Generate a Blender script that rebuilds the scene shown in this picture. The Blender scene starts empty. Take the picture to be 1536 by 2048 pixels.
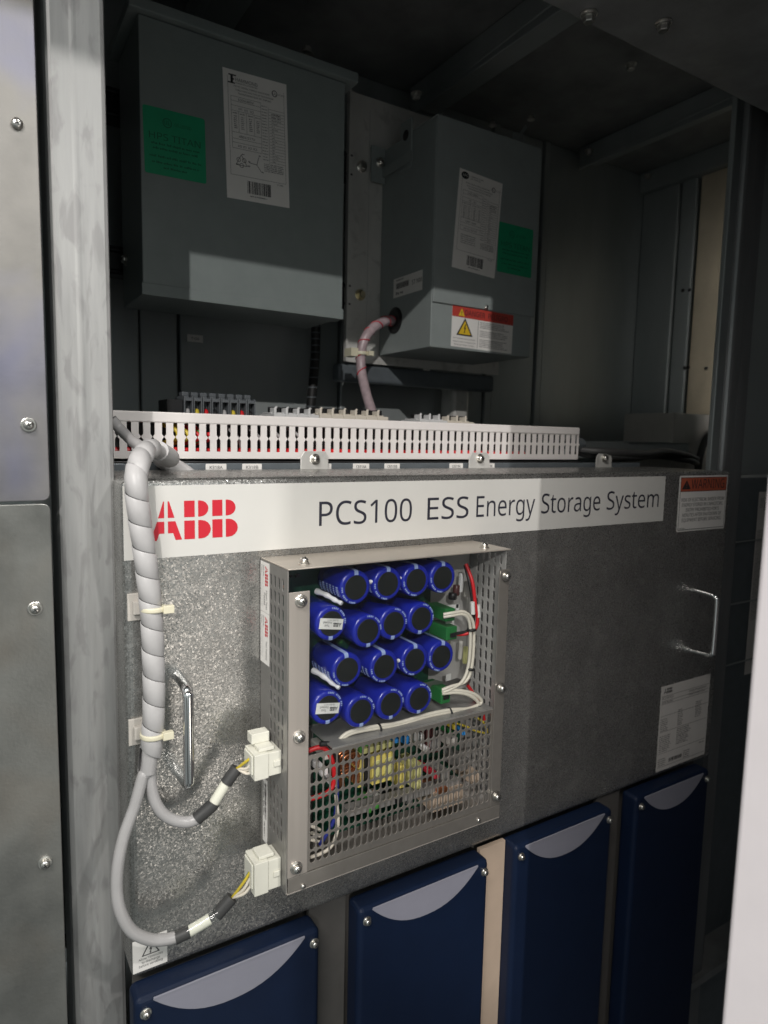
import bpy, bmesh, math, random
from math import sin, cos, pi, radians
from mathutils import Vector, Matrix
random.seed(7)
sc = bpy.context.scene
COL = sc.collection

# ------------------------------------------------------------------ camera
YAW, PIT, ROL, FOC = radians(31.91037581), radians(-6.28092251), radians(1.21692173), 1338.304
CAM = Vector((0, -0.62, 0))
fw = Vector((sin(YAW) * cos(PIT), cos(YAW) * cos(PIT), sin(PIT)))
r0 = fw.cross(Vector((0, 0, 1))).normalized()
u0 = r0.cross(fw)
RT = (cos(ROL) * r0 + sin(ROL) * u0)
UP = (-sin(ROL) * r0 + cos(ROL) * u0)
cd = bpy.data.cameras.new('camera')
cam = bpy.data.objects.new('camera', cd)
COL.objects.link(cam)
m3 = Matrix((RT, UP, -fw)).transposed()
cam.matrix_world = Matrix.Translation(CAM) @ m3.to_4x4()
cd.sensor_fit = 'VERTICAL'
cd.sensor_height = 36
cd.sensor_width = 27
cd.lens = FOC / 2048 * 36
cd.clip_start = 0.01
cd.clip_end = 100
cd.dof.use_dof = True
cd.dof.focus_distance = 0.72
cd.dof.aperture_fstop = 7.0
sc.camera = cam

# ------------------------------------------------------------------ light
w = bpy.data.worlds.new('World')
sc.world = w
w.use_nodes = True
bg = w.node_tree.nodes['Background']
bg.inputs[0].default_value = (.90, .985, .97, 1)
bg.inputs[1].default_value = 0.22
# the aisle in front of the cabinet: broad lighter and darker patches
wn, wl = w.node_tree.nodes, w.node_tree.links
wt = wn.new('ShaderNodeTexCoord'); wz = wn.new('ShaderNodeTexNoise')
wz.inputs['Scale'].default_value = 2.6; wz.inputs['Detail'].default_value = 2.5; wz.inputs['Roughness'].default_value = .55
wl.new(wt.outputs['Generated'], wz.inputs[0])
wm = wn.new('ShaderNodeMapRange'); wm.inputs[1].default_value = .36; wm.inputs[2].default_value = .66; wm.inputs[3].default_value = .09; wm.inputs[4].default_value = .80
wl.new(wz.outputs[0], wm.inputs[0])
ws = wn.new('ShaderNodeSeparateXYZ'); wl.new(wt.outputs['Generated'], ws.inputs[0])
wg = wn.new('ShaderNodeMapRange'); wg.inputs[1].default_value = -.55; wg.inputs[2].default_value = .05; wg.inputs[3].default_value = .35; wg.inputs[4].default_value = 1.12
wl.new(ws.outputs[2], wg.inputs[0])       # the floor is darker than the room
wx = wn.new('ShaderNodeMath'); wx.operation = 'MULTIPLY'
wl.new(wm.outputs[0], wx.inputs[0]); wl.new(wg.outputs[0], wx.inputs[1]); wl.new(wx.outputs[0], bg.inputs[1])

def aim(o, d):
    o.rotation_euler = Vector(d).to_track_quat('-Z', 'Y').to_euler()

def lamp(name, typ, loc, d, energy, color, **kw):
    l = bpy.data.lights.new(name, typ)
    l.energy = energy
    l.color = color
    for k, v in kw.items():
        setattr(l, k, v)
    o = bpy.data.objects.new(name, l)
    COL.objects.link(o)
    o.location = loc
    aim(o, d)
    return o

S1 = Vector((.35 - .55 * 9.7, -9.7, 4.74))
d1 = (Vector((.35, 0, -.1)) - S1).normalized()
e1 = d1.cross(Vector((0, 0, 1))).normalized()
e2 = e1.cross(d1)
lamp('aisle_spotlight', 'SPOT', S1, d1 + .0747 * e1 + .0415 * e2, 2450, (1, .965, .93),
     spot_size=2 * math.atan(.108), spot_blend=.06, shadow_soft_size=.06)  # beam edge stands in for the curved shadow of a person at the camera
d2 = Vector((-.30, 1, -1.0)).normalized()
lamp('ceiling_lamp', 'POINT', Vector((.2, 0, -.3)) - 3 * d2, d2, 115, (1, .97, .93), shadow_soft_size=.05)
d3 = Vector((-.52, 1, -.8)).normalized()
lamp('far_ceiling_lamp', 'POINT', Vector((.2, 0, -.3)) - 3.2 * d3, d3, 12, (.97, .98, 1), shadow_soft_size=.09)
o = lamp('added_soft_fill', 'AREA', (-1.25, -1.9, 2.2), Vector((.5, 0, -.2)) - Vector((-1.25, -1.9, 2.2)), 78, (1, .95, .90))  # added soft fill from the upper left, not a known lamp
o.data.shape = 'RECTANGLE'; o.data.size = 1.2; o.data.size_y = .7

o = lamp('added_low_sparkle', 'AREA', (.82, -2.05, -.98), (-.6, 2.05, .76), 3.1, (1, .91, .82))  # added lamp for the sparkle on the panel, in place of floor bounce
o.data.shape = 'RECTANGLE'; o.data.size = .5; o.data.size_y = .6
o = lamp('added_bay_fill', 'AREA', (1.40, .125, .26), (.80, .60, .0), .24, (1, .97, .92), spread=radians(80))  # added unseen lamp that brightens the right and rear walls
o.data.shape = 'RECTANGLE'; o.data.size = .12; o.data.size_y = .5

vs = sc.view_settings
vs.view_transform = 'Standard'
vs.look = 'None'
vs.exposure = 0
vs.gamma = 1
vs.use_curve_mapping = False
sc.cycles.max_bounces = 8
sc.cycles.transparent_max_bounces = 12

# ------------------------------------------------------------------ materials
def mat(name, color, rough=.5, metal=0., spec=.5, **k):
    """procedural principled: colour noise (var, vscale), roughness noise (rvar), bump (bump, bscale), stretch"""
    m = bpy.data.materials.new(name)
    m.use_nodes = True
    nt = m.node_tree
    N, L = nt.nodes, nt.links
    b = N['Principled BSDF']
    b.inputs['Base Color'].default_value = (*color, 1)
    b.inputs['Roughness'].default_value = rough
    b.inputs['Metallic'].default_value = metal
    b.inputs['Specular IOR Level'].default_value = spec
    if k.get('coat'):
        b.inputs['Coat Weight'].default_value = k['coat']
        b.inputs['Coat Roughness'].default_value = .1
    tc = N.new('ShaderNodeTexCoord')
    mp = N.new('ShaderNodeMapping')
    mp.inputs['Scale'].default_value = k.get('stretch', (1, 1, 1))
    L.new(tc.outputs['Object'], mp.inputs[0])
    var = k.get('var', .12)
    nz = N.new('ShaderNodeTexNoise')
    nz.inputs['Scale'].default_value = k.get('vscale', 40)
    nz.inputs['Detail'].default_value = 6
    nz.inputs['Roughness'].default_value = .6
    L.new(mp.outputs[0], nz.inputs[0])
    rmp = N.new('ShaderNodeMapRange')
    rmp.inputs[1].default_value = .3; rmp.inputs[2].default_value = .7
    rmp.inputs[3].default_value = 1 - var; rmp.inputs[4].default_value = 1 + var
    L.new(nz.outputs[0], rmp.inputs[0])
    mul = N.new('ShaderNodeVectorMath'); mul.operation = 'SCALE'
    mul.inputs[0].default_value = color
    L.new(rmp.outputs[0], mul.inputs['Scale'])
    src = mul.outputs[0]
    if 'cells' in k:  # spangle / fine grain
        sc_, amt = k['cells']
        vo = N.new('ShaderNodeTexVoronoi')
        vo.inputs['Scale'].default_value = sc_
        nzd = N.new('ShaderNodeTexNoise'); nzd.inputs['Scale'].default_value = sc_ * .7; nzd.inputs['Detail'].default_value = 2
        L.new(mp.outputs[0], nzd.inputs[0])
        mx = N.new('ShaderNodeMix'); mx.data_type = 'VECTOR'; mx.inputs[0].default_value = k.get('warp', .03)
        L.new(mp.outputs[0], mx.inputs[4]); L.new(nzd.outputs['Color'], mx.inputs[5])
        L.new(mx.outputs[1], vo.inputs['Vector'])
        sp = N.new('ShaderNodeSeparateColor'); L.new(vo.outputs['Color'], sp.inputs[0])
        r2 = N.new('ShaderNodeMapRange'); r2.inputs[3].default_value = 1 - amt; r2.inputs[4].default_value = 1 + amt
        L.new(sp.outputs[0], r2.inputs[0])
        m2 = N.new('ShaderNodeVectorMath'); m2.operation = 'SCALE'
        L.new(src, m2.inputs[0]); L.new(r2.outputs[0], m2.inputs['Scale'])
        src = m2.outputs[0]
        r3 = N.new('ShaderNodeMapRange'); ra = k.get('cellrough', .12)
        r3.inputs[3].default_value = rough - ra; r3.inputs[4].default_value = rough + ra
        L.new(sp.outputs[1], r3.inputs[0]); L.new(r3.outputs[0], b.inputs['Roughness'])
        if k.get('facet'):  # each grain tilts its own way
            sub = N.new('ShaderNodeVectorMath'); sub.operation = 'SUBTRACT'; sub.inputs[1].default_value = (.5, .5, .5)
            L.new(vo.outputs['Color'], sub.inputs[0])
            s2 = N.new('ShaderNodeVectorMath'); s2.operation = 'SCALE'; s2.inputs['Scale'].default_value = k['facet']
            L.new(sub.outputs[0], s2.inputs[0])
            ge = N.new('ShaderNodeNewGeometry')
            ad = N.new('ShaderNodeVectorMath'); ad.operation = 'ADD'
            L.new(ge.outputs['Normal'], ad.inputs[0]); L.new(s2.outputs[0], ad.inputs[1])
            nn = N.new('ShaderNodeVectorMath'); nn.operation = 'NORMALIZE'; L.new(ad.outputs[0], nn.inputs[0])
            L.new(nn.outputs[0], b.inputs['Normal'])
    elif k.get('rvar'):
        r3 = N.new('ShaderNodeMapRange'); r3.inputs[1].default_value = .3; r3.inputs[2].default_value = .7
        r3.inputs[3].default_value = max(.02, rough - k['rvar']); r3.inputs[4].default_value = rough + k['rvar']
        L.new(nz.outputs[0], r3.inputs[0]); L.new(r3.outputs[0], b.inputs['Roughness'])
    if 'stain' in k:  # marks with their own shape; on the zinc sheets, painted-in reflections
        colr, s_, thr, amt = k['stain']
        n4 = N.new('ShaderNodeTexNoise'); n4.inputs['Scale'].default_value = s_; n4.inputs['Detail'].default_value = 3
        n4.inputs['Distortion'].default_value = .6
        mp4 = N.new('ShaderNodeMapping'); mp4.inputs['Scale'].default_value = k.get('sstretch', (1, 1, 1)); mp4.inputs['Location'].default_value = k.get('sloc', (0, 0, 0))
        L.new(tc.outputs['Object'], mp4.inputs[0]); L.new(mp4.outputs[0], n4.inputs[0])
        r4 = N.new('ShaderNodeMapRange'); r4.inputs[1].default_value = thr; r4.inputs[2].default_value = thr + k.get('soft', .07)
        r4.inputs[4].default_value = amt
        L.new(n4.outputs[0], r4.inputs[0])
        m4 = N.new('ShaderNodeMix'); m4.data_type = 'RGBA'
        L.new(r4.outputs[0], m4.inputs[0]); L.new(src, m4.inputs[6]); m4.inputs[7].default_value = (*colr, 1)
        src = m4.outputs[2]
    L.new(src, b.inputs['Base Color'])
    if k.get('bump'):
        bp = N.new('ShaderNodeBump'); bp.inputs['Strength'].default_value = k['bump']; bp.inputs['Distance'].default_value = .001
        n5 = N.new('ShaderNodeTexNoise'); n5.inputs['Scale'].default_value = k.get('bscale', 300); n5.inputs['Detail'].default_value = 3
        L.new(mp.outputs[0], n5.inputs[0]); L.new(n5.outputs[0], bp.inputs['Height'])
        L.new(bp.outputs[0], b.inputs['Normal'])
    return m

M = {}
M['galv_panel'] = mat('galvanised grain', (.39, .385, .37), .32, .85, cells=(760, .15), cellrough=.12, facet=.21, warp=.002, var=.14, vscale=14, stain=((.54, .53, .51), 34, .56, .5), soft=.14)
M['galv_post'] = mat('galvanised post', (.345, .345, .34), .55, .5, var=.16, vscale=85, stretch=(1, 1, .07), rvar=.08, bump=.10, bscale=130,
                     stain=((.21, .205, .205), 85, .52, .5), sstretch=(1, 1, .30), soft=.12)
M['galv_shaded_post'] = mat('dull galvanised post', (.26, .27, .275), .5, .7, var=.2, vscale=20, stretch=(1, 1, .22), rvar=.08)  # dull zinc, darkened a step for the shade on the right post
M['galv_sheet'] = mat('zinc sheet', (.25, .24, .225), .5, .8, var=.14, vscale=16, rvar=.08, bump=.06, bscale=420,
                      stain=((.19, .20, .33), 7, .50, .6), soft=.25, sloc=(3, 0, 1.2))  # bluish blotches are a coloured reflection painted into the zinc
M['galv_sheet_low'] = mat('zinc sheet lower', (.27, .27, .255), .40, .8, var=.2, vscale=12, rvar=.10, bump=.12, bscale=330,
                          stain=((.30, .245, .19), 6, .48, .6), soft=.25, sloc=(1, 0, 4))  # brownish blotches imitate what the bare metal mirrors
M['galv_dark'] = mat('old galvanised', (.37, .40, .40), .45, .4, rvar=.08, var=.12, vscale=9, stretch=(1, 1, .3), bump=.05, bscale=260)
M['galv_plate'] = mat('mounting plate zinc', (.68, .67, .64), .42, .35, rvar=.1, var=.14, vscale=14, stretch=(1, 1, .4), stain=((.45, .44, .42), 38, .56, .5), soft=.12)
M['ceiling'] = mat('ceiling steel', (.26, .265, .265), .5, .4, var=.25, vscale=12)
M['stainless'] = mat('brushed stainless', (.43, .395, .36), .38, .55, var=.05, vscale=160, stretch=(1, 1, .03), rvar=.06)
M['stainless_h'] = mat('brushed stainless cover', (.54, .49, .43), .4, .6, var=.06, vscale=160, stretch=(.03, 1, 1), rvar=.06)
M['steel_side'] = mat('grey steel', (.29, .28, .265), .38, .5, var=.08, vscale=40)
M['guard'] = mat('guard steel', (.30, .28, .255), .4, .7, var=.08, vscale=60)
M['chrome'] = mat('chrome', (.80, .80, .80), .10, 1., var=.02)
M['screw'] = mat('screw steel', (.68, .66, .62), .28, 1., var=.1, vscale=200)
M['screw_dark'] = mat('screw recess', (.05, .05, .05), .5, .6)
M['brass'] = mat('yellow zinc', (.68, .60, .40), .32, .9, var=.1, vscale=150)
M['paint'] = mat('grey enamel', (.215, .245, .24), .42, 0, var=.05, vscale=30, bump=.05, bscale=700)
M['paint_brightened'] = mat('grey enamel brightened', (.265, .295, .29), .42, 0, var=.05, vscale=30, bump=.05, bscale=700)  # same grey enamel, brightened where too little light reaches the smaller transformer
M['duct'] = mat('duct plastic', (.76, .72, .70), .45, 0, var=.03, vscale=20)
M['label'] = mat('label paper', (.78, .76, .73), .5, 0, var=.03, vscale=25)
M['label_warm'] = mat('label paper aged', (.66, .63, .60), .5, 0, var=.04, vscale=25)
M['vinyl'] = mat('vinyl strip', (.62, .61, .58), .38, 0, var=.035, vscale=9, bump=.03, bscale=60)
M['ink'] = mat('black ink', (.022, .022, .026), .5, 0, var=.05)
M['ink_grey'] = mat('grey ink', (.12, .12, .12), .5, 0, var=.05)
M['ink_slate'] = mat('slate ink', (.028, .028, .042), .45, 0, var=.05)
M['red'] = mat('red ink', (.56, .014, .03), .45, 0, var=.03)
M['red_sign'] = mat('sign red', (.50, .06, .045), .5, 0, var=.05)
M['orange_sign'] = mat('sign orange', (.46, .10, .05), .5, 0, var=.05)
M['green_label'] = mat('green label', (.008, .30, .14), .55, 0, var=.06)
M['green_ink'] = mat('green label ink', (.004, .11, .055), .5, 0, var=.05)
M['yellow_sign'] = mat('sign yellow', (.75, .50, .03), .5, 0, var=.05)
M['navy'] = mat('navy enamel', (.0052, .0120, .034), .48, 0, .22, var=.08, vscale=30, bump=.10, bscale=900)
M['recess'] = mat('grey lilac plastic', (.25, .25, .30), .42, 0, var=.03)
M['cap_blue'] = mat('blue sleeve', (.012, .022, .34), .25, 0, var=.05, coat=.4)
M['cap_black'] = mat('cap bung', (.012, .014, .013), .45, 0, var=.15)
M['cap_pale'] = mat('pale blue print', (.36, .45, .72), .35, 0, var=.05)
M['pcb'] = mat('green board', (.006, .05, .028), .4, 0, var=.3, vscale=80)
M['green_plastic'] = mat('green plastic', (.022, .17, .045), .4, 0, var=.06)
M['wire_white'] = mat('cream wire', (.72, .66, .56), .4, 0, var=.06, vscale=90)
M['wire_red'] = mat('red wire', (.60, .015, .02), .4, 0, var=.06)
M['wire_black'] = mat('black sleeve', (.014, .014, .014), .5, 0, var=.1)
M['wire_yellow'] = mat('yellow wire', (.62, .48, .05), .4, 0, var=.06)
M['wire_green'] = mat('green wire', (.05, .22, .04), .4, 0, var=.06)
M['wire_blue'] = mat('blue wire', (.02, .03, .22), .4, 0, var=.06)
M['cable'] = mat('grey cable', (.40, .39, .39), .32, 0, var=.05, vscale=60)
M['filler_grey'] = mat('dull filler', (.09, .085, .08), .6, .0, var=.08)
M['inner_steel'] = mat('inner steel', (.52, .50, .48), .35, .3, var=.08, vscale=40)
M['wrap'] = mat('spiral wrap', (.45, .44, .44), .38, 0, .4, var=.08, vscale=45)
M['tie'] = mat('cream nylon', (.70, .66, .50), .4, 0, var=.05)
M['conn'] = mat('ivory nylon', (.66, .65, .57), .42, 0, var=.05)
M['sleeve_dark'] = mat('heat shrink', (.045, .045, .045), .5, 0, var=.1)
M['tag'] = mat('cream marker', (.78, .77, .66), .4, 0, var=.03)
M['pink'] = mat('pink clear conduit', (.44, .34, .36), .35, 0, var=.22, vscale=70)
M['conduit_red'] = mat('red stripe', (.48, .03, .05), .4, 0)
M['terminal'] = mat('terminal grey', (.10, .11, .12), .45, 0, var=.08)
M['breaker'] = mat('breaker grey', (.60, .60, .60), .4, 0, var=.04)
M['breaker_beige'] = mat('breaker beige', (.62, .57, .49), .4, 0, var=.04)
M['black'] = mat('black plastic', (.012, .012, .013), .45, 0, var=.15)
M['rail'] = mat('blue grey rail', (.14, .16, .175), .42, .3, var=.1)
M['beige'] = mat('beige board', (.50, .39, .30), .6, 0, var=.05, vscale=30)
M['door'] = mat('white door paint', (.62, .58, .595), .4, 0, var=.02)
M['copper'] = mat('copper wire', (.62, .25, .12), .3, .9, var=.2, vscale=300)
M['yellow_tape'] = mat('yellow tape', (.72, .60, .16), .4, 0, var=.08)
M['yellow_pale'] = mat('pale yellow plastic', (.62, .60, .26), .45, 0, var=.1)
M['comp_blue'] = mat('blue film cap', (.03, .24, .62), .35, 0)
M['comp_brown'] = mat('brown disc', (.09, .03, .03), .4, 0, var=.1)
M['comp_white'] = mat('white ceramic', (.75, .73, .72), .4, 0)
M['foil'] = mat('grey film', (.27, .26, .25), .3, .2, var=.25, vscale=18)
M['box_white'] = mat('off white enclosure', (.50, .47, .43), .45, 0, var=.04)
M['tan_lit_wall'] = mat('tan lit wall', (.62, .54, .41), .45, .2, var=.14, vscale=9)  # wall section tinted and brightened to stand in for warm reflected light
M['glue'] = mat('white sealant', (.80, .78, .78), .4, 0, var=.03)

def acrylic():
    m = bpy.data.materials.new('clear acrylic')
    m.use_nodes = True
    nt = m.node_tree; N, L = nt.nodes, nt.links
    N.remove(N['Principled BSDF'])
    out = N['Material Output']
    tr = N.new('ShaderNodeBsdfTransparent'); tr.inputs[0].default_value = (.96, .97, .97, 1)
    gl = N.new('ShaderNodeBsdfGlossy'); gl.inputs['Roughness'].default_value = .03
    lw = N.new('ShaderNodeLayerWeight')
    pw = N.new('ShaderNodeMath'); pw.operation = 'POWER'; pw.inputs[1].default_value = 5
    L.new(lw.outputs['Facing'], pw.inputs[0])
    fr = N.new('ShaderNodeMapRange'); fr.inputs[3].default_value = .04; fr.inputs[4].default_value = 1
    L.new(pw.outputs[0], fr.inputs[0])
    tc = N.new('ShaderNodeTexCoord'); nz = N.new('ShaderNodeTexNoise'); nz.inputs['Scale'].default_value = 30
    L.new(tc.outputs['Object'], nz.inputs[0])
    mr = N.new('ShaderNodeMapRange'); mr.inputs[3].default_value = .02; mr.inputs[4].default_value = .10
    L.new(nz.outputs[0], mr.inputs[0]); L.new(mr.outputs[0], gl.inputs['Roughness'])
    mx = N.new('ShaderNodeMixShader')
    L.new(fr.outputs[0], mx.inputs[0]); L.new(tr.outputs[0], mx.inputs[1]); L.new(gl.outputs[0], mx.inputs[2])
    L.new(mx.outputs[0], out.inputs[0])
    return m
M['acrylic'] = acrylic()

# ------------------------------------------------------------------ geometry helpers
def ray(px, py):
    return (px - 768) / FOC * RT - (py - 1024) / FOC * UP + fw

def at(px, py, y):
    d = ray(px, py); return CAM + d * ((y - CAM.y) / d.y)

def atx(px, py, x):
    d = ray(px, py); return CAM + d * ((x - CAM.x) / d.x)

def atz(px, py, z):
    d = ray(px, py); return CAM + d * ((z - CAM.z) / d.z)

WORLD = {}   # world location of every Empty / mesh root

class MB:
    def __init__(s):
        s.v = []; s.f = []; s.m = []; s.mats = []; s.sm = []
    def mi(s, m):
        m = M[m] if isinstance(m, str) else m
        if m not in s.mats: s.mats.append(m)
        return s.mats.index(m)
    def add(s, vs_, fs, m, smooth=False):
        k = len(s.v); i = s.mi(m)
        s.v += [Vector(a) for a in vs_]
        for f in fs:
            s.f.append([k + a for a in f]); s.m.append(i); s.sm.append(smooth)
        return s
    def box(s, x0, x1, y0, y1, z0, z1, m):
        v = [(x, y, z) for x in (x0, x1) for y in (y0, y1) for z in (z0, z1)]
        return s.add(v, [(0, 1, 3, 2), (4, 6, 7, 5), (0, 4, 5, 1), (2, 3, 7, 6), (0, 2, 6, 4), (1, 5, 7, 3)], m)
    def obox(s, c, a, b, n, m):
        c = Vector(c); a = Vector(a); b = Vector(b); n = Vector(n)
        v = [c + i * a + j * b + k * n for i in (-1, 1) for j in (-1, 1) for k in (-1, 1)]
        return s.add(v, [(0, 1, 3, 2), (4, 6, 7, 5), (0, 4, 5, 1), (2, 3, 7, 6), (0, 2, 6, 4), (1, 5, 7, 3)], m)
    def prism(s, fr, poly, d0, d1, m):
        """polygon in frame (u, v) from depth d0 to d1 along the frame normal"""
        n = len(poly)
        a = [fr.p(x, y, d0) for x, y in poly]; b = [fr.p(x, y, d1) for x, y in poly]
        fs = [tuple(range(n))[::-1], tuple(range(n, 2 * n))]
        fs += [(i, (i + 1) % n, n + (i + 1) % n, n + i) for i in range(n)]
        return s.add(a + b, fs, m)
    def flat(s, fr, poly, d, m):
        return s.add([fr.p(x, y, d) for x, y in poly], [tuple(range(len(poly)))], m)
    def rect(s, fr, x0, x1, y0, y1, d, m):
        return s.flat(fr, [(x0, y0), (x1, y0), (x1, y1), (x0, y1)], d, m)
    def tube(s, path, r, m, seg=12, smooth=6, caps=True, closed=False):
        P = spline(path, smooth) if smooth else [Vector(p) for p in path]
        n = len(P); vs_ = []; N = None
        for i, p in enumerate(P):
            t = (P[min(i + 1, n - 1)] - P[max(i - 1, 0)]).normalized()
            if N is None:
                N = t.orthogonal().normalized()
            N = (N - t * N.dot(t)).normalized(); B = t.cross(N)
            rr = r(i / (n - 1)) if callable(r) else r
            vs_ += [p + rr * (cos(2 * pi * j / seg) * N + sin(2 * pi * j / seg) * B) for j in range(seg)]
        fs = [(i * seg + j, i * seg + (j + 1) % seg, (i + 1) * seg + (j + 1) % seg, (i + 1) * seg + j) for i in range(n - 1) for j in range(seg)]
        s.add(vs_, fs, m, True)
        if caps:
            s.add(vs_[:seg], [tuple(range(seg))[::-1]], m); s.add(vs_[-seg:], [tuple(range(seg))], m)
        return s
    def lathe(s, o, ax, prof, m, seg=24, smooth=True):
        """prof: (radius, height along axis)"""
        o = Vector(o); ax = Vector(ax).normalized(); a = ax.orthogonal().normalized(); b = ax.cross(a)
        vs_ = []
        for r, h in prof:
            vs_ += [o + ax * h + r * (cos(2 * pi * j / seg) * a + sin(2 * pi * j / seg) * b) for j in range(seg)]
        fs = [(i * seg + j, i * seg + (j + 1) % seg, (i + 1) * seg + (j + 1) % seg, (i + 1) * seg + j) for i in range(len(prof) - 1) for j in range(seg)]
        s.add(vs_, fs, m, smooth)
        s.add(vs_[-seg:], [tuple(range(seg))], m)
        return s
    def text(s, fr, txt, x, y, h, m, wd=None, d=.0003, align='l', track=None, bold=0.0):
        tv, tf = text_geo(txt, bold)
        if not tv: return s
        x0 = min(a[0] for a in tv); x1 = max(a[0] for a in tv)
        ref = REF[0]
        k = h / ref
        kx = k if wd is None else wd / max(1e-6, x1 - x0)
        W = (x1 - x0) * kx
        ox = x - (W / 2 if align == 'c' else W if align == 'r' else 0)
        return s.add([fr.p(ox + (a[0] - x0) * kx, y + a[1] * k, d) for a in tv], tf, m)
    def build(s, name, parent=None, loc=None, bevel=0, solid=0, segs=2, smooth_angle=None):
        me = bpy.data.meshes.new(name)
        base = Vector(loc) if loc is not None else (WORLD[parent] if parent else Vector((0, 0, 0)))
        me.from_pydata([tuple(v - base) for v in s.v], [], s.f)
        for m in s.mats: me.materials.append(m)
        me.polygons.foreach_set('material_index', s.m)
        me.polygons.foreach_set('use_smooth', s.sm)
        if solid or bevel:
            bm = bmesh.new(); bm.from_mesh(me)
            bmesh.ops.remove_doubles(bm, verts=bm.verts, dist=1e-6)
            bmesh.ops.recalc_face_normals(bm, faces=bm.faces)
            bm.to_mesh(me); bm.free()
        me.update()
        o = bpy.data.objects.new(name, me)
        COL.objects.link(o)
        if parent:
            o.parent = parent; o.location = base - WORLD[parent]
        else:
            o.location = base
        WORLD[o] = base
        if solid:
            md = o.modifiers.new('thickness', 'SOLIDIFY'); md.thickness = solid; md.offset = 0
        if bevel:
            md = o.modifiers.new('edge', 'BEVEL'); md.width = bevel; md.segments = segs; md.limit_method = 'ANGLE'; md.angle_limit = radians(40)
        return o

class Fr:
    """frame on a surface: origin o, u to the right, v up, n out"""
    def __init__(s, o, u=(1, 0, 0), v=(0, 0, 1), rot=0):
        u = Vector(u); v = Vector(v)
        s.o = Vector(o); s.n = u.cross(v)
        s.u = cos(rot) * u + sin(rot) * v; s.v = -sin(rot) * u + cos(rot) * v
    def p(s, x, y, d=0):
        return s.o + x * s.u + y * s.v + d * s.n

def spline(pts, k=6):
    P = [Vector(p) for p in pts]
    if len(P) < 3: return P
    Q = [2 * P[0] - P[1]] + P + [2 * P[-1] - P[-2]]
    out = []
    for i in range(1, len(Q) - 2):
        a, b, c, d = Q[i - 1], Q[i], Q[i + 1], Q[i + 2]
        for j in range(k):
            t = j / k
            out.append(.5 * ((2 * b) + (c - a) * t + (2 * a - 5 * b + 4 * c - d) * t * t + (-a + 3 * b - 3 * c + d) * t ** 3))
    out.append(P[-1])
    return out

_tc = {}
REF = [.7]
try:
    import os
    FONT = bpy.data.fonts.load(os.path.join(bpy.utils.system_resource('DATAFILES'), 'fonts', 'NotoSansHebrew-Regular.woff2'))
except Exception:
    FONT = None

def text_geo(t, bold=0.0):
    bold = 0.0
    if (t, bold) in _tc: return _tc[(t, bold)]
    cu = bpy.data.curves.new('lettering', 'FONT'); cu.body = t; cu.size = 1; cu.resolution_u = 5; cu.offset = bold
    if FONT: cu.font = FONT
    ob = bpy.data.objects.new('lettering', cu); COL.objects.link(ob)
    dg = bpy.context.evaluated_depsgraph_get()
    me = bpy.data.meshes.new_from_object(ob.evaluated_get(dg))
    v = [tuple(a.co) for a in me.vertices]; f = [tuple(p.vertices) for p in me.polygons]
    bpy.data.objects.remove(ob); bpy.data.meshes.remove(me); bpy.data.curves.remove(cu)
    _tc[(t, bold)] = (v, f)
    return v, f
REF[0] = max(a[1] for a in text_geo('H')[0])

def slotted(mb, fr, U, V, u, v, nu, nv, sw, sh, m, skip=None):
    """sheet U x V with a grid of rounded slots inside u x v"""
    U0, U1 = U; V0, V1 = V; u0_, u1_ = u; v0_, v1_ = v
    for a, b, c, d in ((U0, u0_, V0, V1), (u1_, U1, V0, V1), (u0_, u1_, V0, v0_), (u0_, u1_, v1_, V1)):
        if b - a > 1e-6 and d - c > 1e-6: mb.rect(fr, a, b, c, d, 0, m)
    cu, cv = (u1_ - u0_) / nu, (v1_ - v0_) / nv
    r = sw / 2; hh = sh / 2 - r
    inn = [(r * cos(a), hh + r * sin(a)) for a in [i * pi / 6 for i in range(7)]] + [(r * cos(a), -hh + r * sin(a)) for a in [pi + i * pi / 6 for i in range(7)]]
    a, b = cu / 2, cv / 2
    out = [(a, hh), (a, b * .95), (a, b), (0, b), (-a, b), (-a, b * .95), (-a, hh), (-a, -hh), (-a, -b * .95), (-a, -b), (0, -b), (a, -b), (a, -b * .95), (a, -hh)]
    for i in range(nu):
        for j in range(nv):
            cx = u0_ + (i + .5) * cu; cy = v0_ + (j + .5) * cv
            if skip and skip(i, j):
                mb.rect(fr, cx - a, cx + a, cy - b, cy + b, 0, m); continue
            vs_ = [fr.p(cx + x, cy + y) for x, y in inn] + [fr.p(cx + x, cy + y) for x, y in out]
            mb.add(vs_, [(k, 14 + k, 14 + (k + 1) % 14, (k + 1) % 14) for k in range(14)], m)
    return mb

def tag(o, label, cat, group=None, kind=None):
    if label: o['label'] = label
    if cat: o['category'] = cat
    if group: o['group'] = group
    if kind: o['kind'] = kind
    return o

def thing(name, label, cat, loc, group=None):
    o = bpy.data.objects.new(name, None); COL.objects.link(o)
    o.empty_display_size = .02
    o.location = loc; WORLD[o] = Vector(loc)
    return tag(o, label, cat, group)

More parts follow.
